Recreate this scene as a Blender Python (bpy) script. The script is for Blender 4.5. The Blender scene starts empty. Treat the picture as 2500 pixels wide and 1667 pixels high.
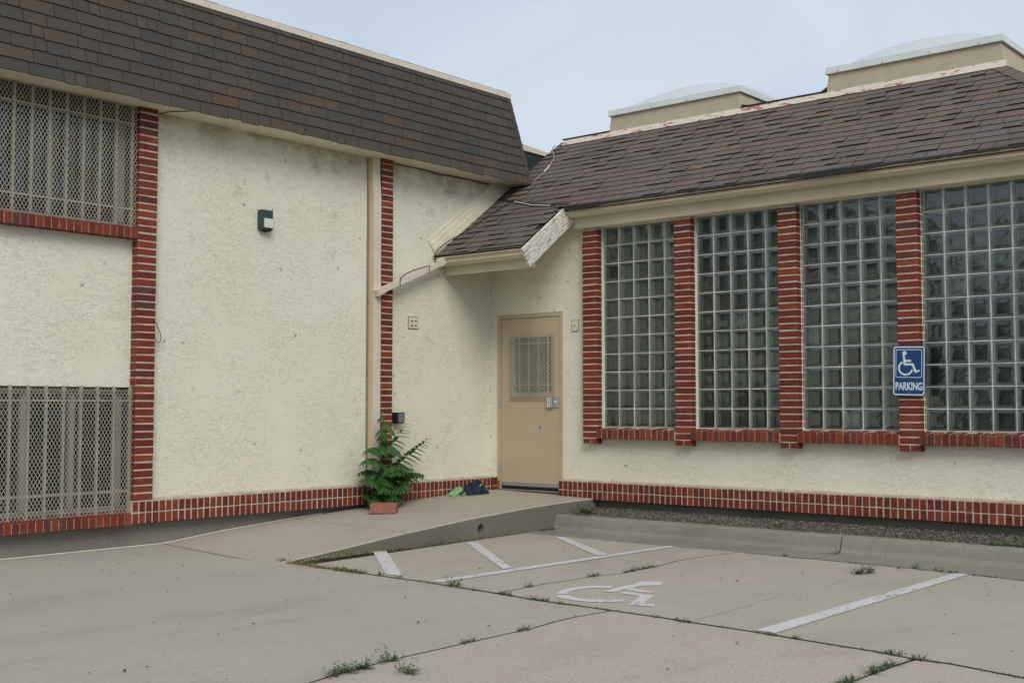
import bpy, bmesh, math, random
from mathutils import Vector, Matrix, Quaternion
from mathutils.geometry import tessellate_polygon
random.seed(7)
R = random.Random(11)
sc = bpy.context.scene
COL = sc.collection
EYE = 1.28                       # eye height above the parking lot; coordinates below are written from eye level

# ------------------------------------------------------------------ camera
cd = bpy.data.cameras.new('camera'); cam = bpy.data.objects.new('camera', cd); COL.objects.link(cam)
cd.sensor_width = 36.0; cd.lens = 36.0 * 2921.1 / 2500.0; cd.clip_start = 0.1; cd.clip_end = 2000
rt = Vector((0.761119, 0.648612, -0.000337)); dn = Vector((-0.035695, 0.041368, -0.998506)); fw = Vector((-0.647629, 0.759994, 0.054638))
m3 = Matrix((rt, -dn, -fw)).transposed()
cam.matrix_world = Matrix.Translation((9.4534, -10.6945, EYE)) @ m3.to_4x4()
sc.camera = cam

# ------------------------------------------------------------------ sky and sun (thin overcast)
SUN_EL, SUN_AZ = math.radians(40), math.radians(128)     # azimuth clockwise from +Y
w = bpy.data.worlds.new("World"); sc.world = w; w.use_nodes = True
nt = w.node_tree; nt.nodes.clear()
out = nt.nodes.new('ShaderNodeOutputWorld'); bg = nt.nodes.new('ShaderNodeBackground')
sky = nt.nodes.new('ShaderNodeTexSky'); sky.sky_type = 'NISHITA'; sky.sun_disc = False
sky.sun_elevation = SUN_EL; sky.sun_rotation = SUN_AZ; sky.air_density = 1.0; sky.dust_density = 1.5; sky.ozone_density = 1.0
tc = nt.nodes.new('ShaderNodeTexCoord'); mp = nt.nodes.new('ShaderNodeMapping'); mp.inputs['Scale'].default_value = (1, 1, 2.2)
mp.inputs['Rotation'].default_value = (0.3, 0.1, 0.4)
n1 = nt.nodes.new('ShaderNodeTexNoise'); n1.inputs['Scale'].default_value = 3.0; n1.inputs['Detail'].default_value = 7; n1.inputs['Roughness'].default_value = 0.52
n1.inputs['Distortion'].default_value = 0.6
r1 = nt.nodes.new('ShaderNodeValToRGB')
r1.color_ramp.elements[0].position = 0.38; r1.color_ramp.elements[0].color = (4.75, 5.42, 6.2, 1)
r1.color_ramp.elements[1].position = 0.64; r1.color_ramp.elements[1].color = (5.65, 6.2, 6.85, 1)
mx = nt.nodes.new('ShaderNodeMix'); mx.data_type = 'RGBA'; mx.inputs[0].default_value = 0.86
nt.links.new(tc.outputs['Generated'], mp.inputs[0]); nt.links.new(mp.outputs[0], n1.inputs['Vector'])
nt.links.new(n1.outputs[0], r1.inputs[0]); nt.links.new(sky.outputs[0], mx.inputs[6]); nt.links.new(r1.outputs[0], mx.inputs[7])
nt.links.new(mx.outputs[2], bg.inputs[0]); bg.inputs[1].default_value = 0.1; nt.links.new(bg.outputs[0], out.inputs[0])
sl = bpy.data.lights.new('sun', 'SUN'); sl.energy = 1.5; sl.angle = math.radians(30); sl.color = (1.0, 0.95, 0.87)
so = bpy.data.objects.new('sun', sl); COL.objects.link(so)
sd = Vector((math.sin(SUN_AZ) * math.cos(SUN_EL), math.cos(SUN_AZ) * math.cos(SUN_EL), math.sin(SUN_EL)))
so.rotation_euler = (-sd).to_track_quat('-Z', 'Y').to_euler(); so.location = (0, -20, 30)
sc.view_settings.view_transform = 'Standard'; sc.view_settings.look = 'None'; sc.view_settings.gamma = 1
sc.view_settings.use_curve_mapping = False; sc.cycles.max_bounces = 7; sc.cycles.diffuse_bounces = 4; sc.cycles.glossy_bounces = 3; sc.cycles.transparent_max_bounces = 6; sc.view_settings.exposure = 0.35

# ------------------------------------------------------------------ materials
class NT:
    def __init__(s, name):
        s.m = bpy.data.materials.new(name); s.m.use_nodes = True; s.t = s.m.node_tree; s.n = s.t.nodes
        s.b = s.n['Principled BSDF']; s.out = s.n['Material Output']
        g = s.n.new('ShaderNodeNewGeometry'); s.geo = g; s.pos = g.outputs['Position']
        s.oi = s.n.new('ShaderNodeObjectInfo')
    def link(s, a, b): s.t.links.new(a, b)
    def map(s, scale, src=None):
        n = s.n.new('ShaderNodeMapping'); n.inputs['Scale'].default_value = scale; s.link(src or s.pos, n.inputs[0]); return n.outputs[0]
    def noise(s, scale, detail=4, rough=0.55, vec=None, dist=0.0):
        n = s.n.new('ShaderNodeTexNoise'); n.inputs['Scale'].default_value = scale; n.inputs['Detail'].default_value = detail
        n.inputs['Roughness'].default_value = rough; n.inputs['Distortion'].default_value = dist; s.link(vec or s.pos, n.inputs['Vector']); return n
    def voro(s, scale, vec=None, feature='F1'):
        n = s.n.new('ShaderNodeTexVoronoi'); n.feature = feature; n.inputs['Scale'].default_value = scale; s.link(vec or s.pos, n.inputs['Vector']); return n
    def ramp(s, src, stops, interp='LINEAR'):
        n = s.n.new('ShaderNodeValToRGB'); cr = n.color_ramp; cr.interpolation = interp
        while len(cr.elements) < len(stops): cr.elements.new(0.5)
        for e, (p, c) in zip(cr.elements, stops):
            e.position = p; e.color = (c, c, c, 1) if isinstance(c, (int, float)) else (*c, 1)
        s.link(src, n.inputs[0]); return n.outputs[0]
    def mix(s, fac, a, b, mode='MIX'):
        n = s.n.new('ShaderNodeMix'); n.data_type = 'RGBA'; n.blend_type = mode
        for k, inp, v in ((0, n.inputs[0], fac), (6, n.inputs[6], a), (7, n.inputs[7], b)):
            if isinstance(v, (int, float)): inp.default_value = v if k == 0 else (v, v, v, 1)
            elif isinstance(v, tuple): inp.default_value = (*v, 1)
            else: s.link(v, inp)
        return n.outputs[2]
    def math(s, op, a, b=None):
        n = s.n.new('ShaderNodeMath'); n.operation = op
        for i, v in enumerate((a, b)):
            if v is None: continue
            if isinstance(v, (int, float)): n.inputs[i].default_value = v
            else: s.link(v, n.inputs[i])
        return n.outputs[0]
    def sep(s, src=None):
        n = s.n.new('ShaderNodeSeparateXYZ'); s.link(src or s.pos, n.inputs[0]); return n.outputs
    def bump(s, h, strength=0.3, dist=0.01, prev=None):
        n = s.n.new('ShaderNodeBump'); n.inputs['Strength'].default_value = strength; n.inputs['Distance'].default_value = dist
        s.link(h, n.inputs['Height'])
        if prev is not None: s.link(prev, n.inputs['Normal'])
        s.link(n.outputs[0], s.b.inputs['Normal']); return n.outputs[0]
    def col(s, v):
        if isinstance(v, tuple): s.b.inputs['Base Color'].default_value = (*v, 1)
        else: s.link(v, s.b.inputs['Base Color'])
    def rough(s, v, spec=None, metal=None):
        s.b.inputs['Roughness'].default_value = v
        if spec is not None: s.b.inputs['Specular IOR Level'].default_value = spec
        if metal is not None: s.b.inputs['Metallic'].default_value = metal

def m_stucco(name, base, stain=1.0, ridge=1.0):
    s = NT(name)
    v = s.map((1, 1, 2.6)); warp = s.noise(6, 3, 0.6)
    vec = s.mix(0.10, v, warp.outputs['Color'])
    rid = s.noise(15, 5, 0.6, vec, 1.3)
    r1_ = s.ramp(rid.outputs[0], [(0.47, 0.0), (0.5, 1.0), (0.508, 0.1), (0.6, 0.0)])
    fine = s.noise(110, 4, 0.7)
    patch = s.noise(1.7, 3, 0.5)
    pm = s.ramp(patch.outputs[0], [(0.35, 0.35), (0.6, 1.0)])
    h = s.mix(0.35, s.mix(1.0, r1_, pm, 'MULTIPLY'), fine.outputs[0])
    s.bump(h, 0.62 * ridge, 0.008)
    c = s.mix(s.ramp(s.noise(0.9, 5, 0.6).outputs[0], [(0.3, 0.0), (0.7, 1.0)]), base, tuple(x * f for x, f in zip(base, (0.95, 0.94, 0.90))))
    dl = s.math('MULTIPLY', s.ramp(rid.outputs[0], [(0.497, 0.0), (0.505, 1.0), (0.515, 0.0)]), s.ramp(s.noise(5, 2).outputs[0], [(0.48, 0.0), (0.6, 0.5)]))
    c = s.mix(dl, c, tuple(x * 0.55 for x in base))
    gr = s.noise(38, 5, 0.75, s.map((1, 1, 1.6)))
    c = s.mix(s.ramp(gr.outputs[0], [(0.34, 0.28), (0.46, 0.0)]), c, tuple(x * 0.80 for x in base))
    c = s.mix(s.ramp(gr.outputs[0], [(0.56, 0.0), (0.70, 0.3)]), c, tuple(min(0.9, x * 1.10) for x in base))
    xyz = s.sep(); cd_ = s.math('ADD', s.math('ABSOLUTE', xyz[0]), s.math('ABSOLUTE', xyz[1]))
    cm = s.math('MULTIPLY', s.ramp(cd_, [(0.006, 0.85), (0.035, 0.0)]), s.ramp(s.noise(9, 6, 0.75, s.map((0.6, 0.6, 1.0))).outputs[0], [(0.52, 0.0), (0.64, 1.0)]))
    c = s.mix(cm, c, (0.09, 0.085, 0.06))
    # mildew blotches, strongest under the eaves, and a few scattered specks
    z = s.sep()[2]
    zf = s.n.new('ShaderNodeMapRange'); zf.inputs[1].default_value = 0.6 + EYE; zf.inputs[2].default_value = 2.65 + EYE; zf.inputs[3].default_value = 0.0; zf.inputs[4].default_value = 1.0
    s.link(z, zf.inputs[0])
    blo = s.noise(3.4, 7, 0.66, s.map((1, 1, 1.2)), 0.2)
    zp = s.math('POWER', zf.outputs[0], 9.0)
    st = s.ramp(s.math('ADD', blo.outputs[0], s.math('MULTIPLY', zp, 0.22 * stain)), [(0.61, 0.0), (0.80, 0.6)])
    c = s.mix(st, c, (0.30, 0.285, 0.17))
    sp = s.voro(5.5, s.mix(0.06, s.pos, s.noise(9, 2).outputs['Color']))
    spm = s.math('MULTIPLY', s.ramp(sp.outputs['Distance'], [(0.05, 0.8), (0.13, 0.0)]), s.ramp(s.math('ADD', s.noise(1.1, 2).outputs[0], s.math('MULTIPLY', zf.outputs[0], 0.12)), [(0.52, 0.0), (0.58, 1.0)]))
    spm = s.math('MULTIPLY', spm, s.ramp(s.noise(60, 3, 0.7).outputs[0], [(0.42, 0.0), (0.56, 1.0)]))
    c = s.mix(spm, c, (0.06, 0.058, 0.038))
    s.col(c); s.rough(0.85, 0.2); return s.m

def m_brick(name='brick_glaze'):
    s = NT(name)
    r = s.oi.outputs['Random']
    c = s.ramp(r, [(0.0, (0.185, 0.029, 0.014)), (0.16, (0.150, 0.023, 0.013)), (0.34, (0.225, 0.045, 0.018)), (0.42, (0.135, 0.022, 0.014)), (0.60, (0.170, 0.027, 0.014)),
                   (0.74, (0.118, 0.021, 0.015)), (0.84, (0.200, 0.036, 0.017)), (0.965, (0.10, 0.032, 0.026))], 'CONSTANT')
    grain = s.noise(60, 4, 0.7, s.map((0.35, 0.35, 3.0)))
    c = s.mix(s.ramp(grain.outputs[0], [(0.35, 0.0), (0.75, 0.45)]), c, s.mix(0.5, c, 0.02))
    c = s.mix(s.ramp(s.noise(14, 4, 0.7).outputs[0], [(0.54, 0.0), (0.78, 0.30)]), c, (0.33, 0.2, 0.15)); c = s.mix(s.ramp(s.noise(1.3, 5, 0.7).outputs[0], [(0.52, 0.0), (0.75, 0.22)]), c, (0.05, 0.022, 0.015))
    s.col(c); s.rough(0.62, 0.3); s.bump(grain.outputs[0], 0.25, 0.003); return s.m

def m_simple(name, c, rough=0.6, spec=0.3, metal=0.0, var=0.12, scale=6.0, bump=0.0, bscale=60):
    s = NT(name); n = s.noise(scale, 5, 0.6)
    s.col(s.mix(s.ramp(n.outputs[0], [(0.3, 0.0), (0.7, 1.0)]), c, tuple(x * (1 - var) for x in c))); s.rough(rough, spec, metal)
    if bump: s.bump(s.noise(bscale, 4, 0.6).outputs[0], bump, 0.004)
    return s.m

def m_paint(name, c, peel=(0.35, 0.06, 0.06), amt=0.0, dirt=0.25):
    s = NT(name)
    base = s.mix(s.ramp(s.noise(2.2, 5, 0.62).outputs[0], [(0.42, 0.0), (0.78, dirt)]), c, (0.27, 0.23, 0.14))
    if amt:
        p = s.noise(13, 6, 0.68, s.map((0.55, 1, 2.2)), 0.3)
        f = s.ramp(s.math('ADD', p.outputs[0], amt), [(0.60, 0.0), (0.625, 1.0)])
        base = s.mix(f, base, peel)
    s.col(base); s.rough(0.6, 0.3); s.bump(s.noise(50, 4).outputs[0], 0.08, 0.003); return s.m

def m_concrete(name, c1, c2, agg=0.5, crack=False):
    s = NT(name)
    big = s.noise(0.55, 6, 0.6, None, 0.4); mid = s.noise(5, 6, 0.65); fine = s.noise(150, 3, 0.7)
    c = s.mix(s.ramp(big.outputs[0], [(0.3, 0.0), (0.7, 1.0)]), c1, c2)
    c = s.mix(s.ramp(mid.outputs[0], [(0.4, 0.0), (0.8, 0.30)]), c, tuple(x * 0.8 for x in c1))
    c = s.mix(s.ramp(fine.outputs[0], [(0.36, agg * 0.55), (0.5, 0.0)]), c, tuple(x * 0.55 for x in c1))
    c = s.mix(s.ramp(s.noise(42, 4, 0.75).outputs[0], [(0.40, agg * 0.5), (0.52, 0.0)]), c, tuple(x * 0.68 for x in c1))
    c = s.mix(s.ramp(s.noise(85, 3, 0.7).outputs[0], [(0.55, 0.0), (0.75, agg * 0.5)]), c, tuple(min(1, x * 1.45) for x in c2))
    # faint long stains and dark spots
    st = s.noise(0.8, 7, 0.7, s.map((1.0, 0.45, 1)), 1.0)
    c = s.mix(s.ramp(st.outputs[0], [(0.53, 0.0), (0.70, 0.5)]), c, tuple(x * 0.70 for x in c1))
    v = s.voro(2.1); c = s.mix(s.ramp(v.outputs['Distance'], [(0.012, 0.75), (0.022, 0.0)]), c, (0.03, 0.028, 0.022))
    s.col(c); s.rough(0.9, 0.2); s.bump(s.mix(0.5, fine.outputs[0], mid.outputs[0]), 0.25, 0.004); return s.m

def m_shingle(name, stops):
    s = NT(name)
    r = s.math('FRACT', s.math('ADD', s.oi.outputs['Random'], s.geo.outputs['Random Per Island']))
    c = s.ramp(r, stops, 'CONSTANT')
    g = s.noise(220, 3, 0.8)
    c = s.mix(s.ramp(g.outputs[0], [(0.3, 0.55), (0.7, 0.0)]), c, s.mix(0.6, c, 0.01))
    c = s.mix(s.ramp(g.outputs[0], [(0.60, 0.0), (0.72, 0.35)]), c, (0.20, 0.19, 0.18))
    c = s.mix(s.ramp(s.noise(1.6, 5, 0.6).outputs[0], [(0.4, 0.0), (0.75, 0.4)]), c, (0.055, 0.052, 0.05))
    s.col(c); s.rough(0.95, 0.15); s.bump(g.outputs[0], 0.4, 0.003); return s.m

M = {}
M['stucco'] = m_stucco('cream_stucco', (0.74, 0.715, 0.60))
M['stucco_shelter'] = m_stucco('cream_stucco_by_door', (0.74, 0.715, 0.60), 1.1, 0.9)
M['tan_stucco'] = m_simple('tan_stucco', (0.50, 0.43, 0.32), 0.9, 0.15, bump=0.3, bscale=160)
M['brick'] = m_brick()
M['dark_brick'] = m_simple('sooty_lintel', (0.07, 0.035, 0.022), 0.9, 0.1, var=0.4)  # deep shadow above the upper window is put into this dark colour
M['mortar'] = m_simple('mortar', (0.56, 0.475, 0.385), 0.95, 0.1, var=0.42, scale=9, bump=0.4, bscale=120)
M['block_mortar'] = m_simple('block_mortar', (0.72, 0.70, 0.64), 0.9, 0.2, var=0.48, scale=5, bump=0.2)
M['foundation'] = m_concrete('foundation_concrete', (0.185, 0.177, 0.155), (0.26, 0.248, 0.215), 0.6)
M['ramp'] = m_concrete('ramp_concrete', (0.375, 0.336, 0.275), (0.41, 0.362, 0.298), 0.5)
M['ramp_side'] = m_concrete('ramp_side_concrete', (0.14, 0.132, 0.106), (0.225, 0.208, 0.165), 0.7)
M['slab_grey'] = m_concrete('slab_grey', (0.372, 0.342, 0.288), (0.415, 0.376, 0.315), 0.6)
M['slab_tan'] = m_concrete('slab_tan', (0.39, 0.348, 0.290), (0.435, 0.382, 0.320), 0.6)
M['slab_pink'] = m_concrete('slab_pink', (0.415, 0.364, 0.308), (0.455, 0.392, 0.332), 0.9)
M['kerb'] = m_concrete('kerb_concrete', (0.215, 0.206, 0.175), (0.27, 0.257, 0.218), 0.5)
M['asphalt'] = m_simple('asphalt', (0.06, 0.06, 0.058), 0.95, 0.1, bump=0.3)
M['dirt'] = m_simple('dirt', (0.105, 0.088, 0.062), 1.0, 0.05, var=0.5, scale=20, bump=0.5)
M['fascia'] = m_paint('fascia_paint', (0.60, 0.54, 0.40), amt=0.0, dirt=0.3)
M['gutter'] = m_paint('gutter_paint', (0.61, 0.535, 0.40), (0.22, 0.06, 0.04), amt=-0.085, dirt=0.2)
M['soffit'] = m_paint('soffit_paint', (0.74, 0.70, 0.54), amt=0.0, dirt=0.25)
M['coping'] = m_paint('coping_paint', (0.66, 0.59, 0.49), dirt=0.12)
M['flashing'] = m_paint('flashing_paint', (0.64, 0.56, 0.48), (0.36, 0.12, 0.11), amt=0.04, dirt=0.15)
M['sheet_metal'] = m_simple('pale_sheet_metal', (0.68, 0.72, 0.70), 0.45, 0.5, var=0.12, scale=3)
M['spout_side'] = m_paint('spout_tan', (0.55, 0.43, 0.285), dirt=0.2)
M['spout'] = m_paint('spout_cream', (0.62, 0.55, 0.46), (0.30, 0.16, 0.10), amt=-0.09, dirt=0.15)
M['door'] = m_paint('door_paint', (0.465, 0.375, 0.258), (0.25, 0.2, 0.14), amt=-0.12, dirt=0.28)
M['steel'] = m_simple('galvanised_steel', (0.42, 0.44, 0.45), 0.38, 0.5, 0.55, scale=20)
M['black'] = m_simple('black_rubber', (0.015, 0.015, 0.015), 0.6, 0.3)
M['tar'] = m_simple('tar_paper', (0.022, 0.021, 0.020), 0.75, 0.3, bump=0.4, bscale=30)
M['dark_green'] = m_simple('dark_green_panel', (0.035, 0.048, 0.045), 0.8, 0.2)
s = NT('window_grille_paint')
c = s.mix(s.ramp(s.noise(6, 5, 0.7, s.map((1, 1, 0.5))).outputs[0], [(0.52, 0.0), (0.70, 0.75)]), (0.33, 0.30, 0.23), (0.30, 0.17, 0.095))
s.col(c); s.rough(0.6); M['grille'] = s.m
M['mesh'] = m_simple('expanded_metal_paint', (0.46, 0.44, 0.36), 0.6, 0.3, var=0.25, scale=5)
M['white_frame'] = m_simple('window_frame_paint', (0.33, 0.31, 0.245), 0.5, 0.3)
M['curtain'] = m_simple('dark_curtain', (0.016, 0.022, 0.023), 0.9, 0.1, var=0.5, scale=12)
M['pebble'] = m_shingle('pebbles', [(0, (0.11, 0.10, 0.09)), (0.3, (0.18, 0.165, 0.14)), (0.55, (0.075, 0.07, 0.065)), (0.75, (0.27, 0.25, 0.21)), (0.93, (0.40, 0.38, 0.33))])
M['paver'] = m_simple('red_paver', (0.36, 0.15, 0.115), 0.95, 0.15, var=0.35, scale=40, bump=0.8, bscale=90)
M['lamp_green'] = m_simple('lamp_green', (0.035, 0.062, 0.056), 0.5, 0.4)
M['lens'] = m_simple('lamp_lens', (0.66, 0.66, 0.60), 0.35, 0.4)
M['dark_glass_lens'] = m_simple('grey_lens', (0.16, 0.17, 0.19), 0.3, 0.5)
M['navy'] = m_simple('navy_cloth', (0.022, 0.034, 0.058), 0.8, 0.2, var=0.4, scale=30, bump=0.3)
M['lime'] = m_simple('lime_cloth', (0.26, 0.44, 0.22), 0.8, 0.2, var=0.3, scale=30)
M['blue_tape'] = m_simple('blue_tape', (0.10, 0.22, 0.38), 0.6, 0.3)
M['rust'] = m_simple('rusty_steel', (0.36, 0.17, 0.05), 0.9, 0.2, var=0.5, scale=40)
M['straw'] = m_simple('dry_straw', (0.36, 0.28, 0.14), 0.9, 0.1, var=0.4, scale=30)
M['bark'] = m_simple('bark', (0.10, 0.08, 0.06), 0.95, 0.1, bump=0.5)
M['plate'] = m_simple('plate_cream', (0.66, 0.62, 0.50), 0.7, 0.3)
def leafmat(name, c, c2):
    s = NT(name); r = s.math('FRACT', s.math('ADD', s.oi.outputs['Random'], s.geo.outputs['Random Per Island']))
    s.col(s.ramp(r, [(0, c), (1, c2)])); s.rough(0.5, 0.35)
    tr = s.n.new('ShaderNodeBsdfTranslucent'); tr.inputs[0].default_value = (c2[0] * 1.4, c2[1] * 1.6, c2[2], 1)
    ms = s.n.new('ShaderNodeMixShader'); ms.inputs[0].default_value = 0.2; s.link(s.b.outputs[0], ms.inputs[1]); s.link(tr.outputs[0], ms.inputs[2]); s.link(ms.outputs[0], s.out.inputs[0])
    return s.m
M['leaf'] = leafmat('compound_leaf', (0.022, 0.072, 0.018), (0.060, 0.150, 0.034))
M['weed'] = leafmat('weed_leaf', (0.05, 0.085, 0.035), (0.10, 0.155, 0.055))
M['tree_leaf'] = leafmat('tree_leaf', (0.022, 0.045, 0.018), (0.05, 0.085, 0.03))
# painted lines: worn white paint
def m_worn(name, wear):
    s = NT(name)
    n = s.noise(26, 6, 0.7); b = s.noise(3.0, 3, 0.5)
    f = s.ramp(s.math('ADD', n.outputs[0], s.math('MULTIPLY', b.outputs[0], 0.35)), [(wear, 0.0), (wear + 0.06, 1.0)])
    s.col((0.56, 0.54, 0.535)); s.rough(0.8, 0.2); s.bump(s.noise(150, 3).outputs[0], 0.2, 0.003); s.link(f, s.b.inputs['Alpha']); return s.m
M['line'] = m_worn('line_paint', 0.535); M['line_old'] = m_worn('line_paint_worn', 0.62); M['ghost'] = m_worn('line_paint_nearly_gone', 0.80)
# weathered rake board
s = NT('weathered_board')
v = s.n.new('ShaderNodeMapping'); v.inputs['Rotation'].default_value = (math.radians(-36), 0, 0); s.link(s.pos, v.inputs[0])
v2 = s.map((1, 2.0, 16), v.outputs[0])
n = s.noise(5, 7, 0.75, v2, 0.3)
c = s.mix(s.ramp(n.outputs[0], [(0.50, 0.0), (0.58, 0.85)]), (0.70, 0.67, 0.59), (0.17, 0.16, 0.135)); s.col(c); s.rough(0.9, 0.1); s.bump(n.outputs[0], 0.5, 0.005)
M['board'] = s.m
M['shingle_left'] = m_shingle('mansard_shingle', [(0, (0.100, 0.084, 0.072)), (0.17, (0.091, 0.081, 0.070)), (0.34, (0.111, 0.084, 0.067)), (0.50, (0.093, 0.076, 0.065)), (0.64, (0.086, 0.079, 0.072)),
                          (0.78, (0.103, 0.080, 0.066)), (0.90, (0.078, 0.073, 0.068)), (0.955, (0.126, 0.080, 0.055)), (0.992, (0.204, 0.086, 0.043))])
M['shingle_right'] = m_shingle('roof_shingle', [(0, (0.177, 0.140, 0.123)), (0.2, (0.189, 0.140, 0.121)), (0.42, (0.165, 0.134, 0.119)), (0.60, (0.195, 0.143, 0.119)), (0.72, (0.165, 0.146, 0.136)),
                           (0.84, (0.171, 0.134, 0.118)), (0.94, (0.168, 0.150, 0.143)), (0.985, (0.217, 0.146, 0.112))])
# glass: a see-through front face that also reflects
def m_glass(name, tint, rough=0.03, base=0.06):
    s = NT(name); s.n.remove(s.b)
    tr = s.n.new('ShaderNodeBsdfTransparent'); tr.inputs[0].default_value = (*tint, 1)
    gl = s.n.new('ShaderNodeBsdfGlossy'); gl.inputs['Roughness'].default_value = rough; gl.inputs[0].default_value = (0.9, 0.95, 0.95, 1)
    fr = s.n.new('ShaderNodeFresnel'); fr.inputs[0].default_value = 1.5
    bn = s.n.new('ShaderNodeBump'); bn.inputs['Strength'].default_value = 0.25; bn.inputs['Distance'].default_value = 0.01
    s.link(s.noise(9, 3, 0.5).outputs[0], bn.inputs['Height']); s.link(bn.outputs[0], gl.inputs['Normal']); s.link(bn.outputs[0], fr.inputs['Normal'])
    f = s.math('ADD', fr.outputs[0], base)
    ms = s.n.new('ShaderNodeMixShader'); s.link(f, ms.inputs[0]); s.link(tr.outputs[0], ms.inputs[1]); s.link(gl.outputs[0], ms.inputs[2]); s.link(ms.outputs[0], s.out.inputs[0]); return s.m
M['block_face'] = m_glass('glass_block_face', (0.93, 0.965, 0.955), 0.06, 0.04)
M['pane'] = m_glass('window_pane', (0.25, 0.32, 0.33), 0.02, 0.03)
def m_inner(name, c, var=0.3, rough=0.35):
    s = NT(name); s.col(s.mix(s.ramp(s.math('ADD', s.noise(5, 4, 0.6).outputs[0], s.math('MULTIPLY', s.oi.outputs['Random'], 0.5)), [(0.5, 0.0), (1.05, 1.0)]), c, tuple(x * (1 + var) for x in c))); s.rough(rough, 0.5); return s.m
M['block_side'] = m_inner('glass_block_side', (0.80, 0.84, 0.79), 0.12, 0.5); M['block_ledge'] = m_inner('glass_block_ledge', (0.36, 0.40, 0.37), 0.4, 0.3)
M['block_back'] = m_inner('glass_block_back', (0.044, 0.051, 0.044), 1.5, 0.4)
s = NT('cracked_glass'); cr = s.noise(22, 4, 0.7, None, 2.5)
s.col(s.ramp(cr.outputs[0], [(0.40, (0.04, 0.045, 0.04)), (0.48, (0.50, 0.53, 0.50)), (0.54, (0.08, 0.085, 0.08)), (0.62, (0.30, 0.32, 0.30))])); s.rough(0.3, 0.5); M['cracked'] = s.m
s = NT('skylight_acrylic'); s.col((0.82, 0.84, 0.86)); s.rough(0.35, 0.4)
tr = s.n.new('ShaderNodeBsdfTranslucent'); tr.inputs[0].default_value = (0.85, 0.87, 0.9, 1); ms = s.n.new('ShaderNodeMixShader'); ms.inputs[0].default_value = 0.55
s.link(s.b.outputs[0], ms.inputs[1]); s.link(tr.outputs[0], ms.inputs[2]); s.link(ms.outputs[0], s.out.inputs[0]); M['dome'] = s.m
M['sign_blue'] = m_simple('sign_blue', (0.008, 0.048, 0.155), 0.45, 0.4, var=0.1)
M['sign_white'] = m_simple('sign_white', (0.58, 0.66, 0.74), 0.5, 0.3, var=0.05)

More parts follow.
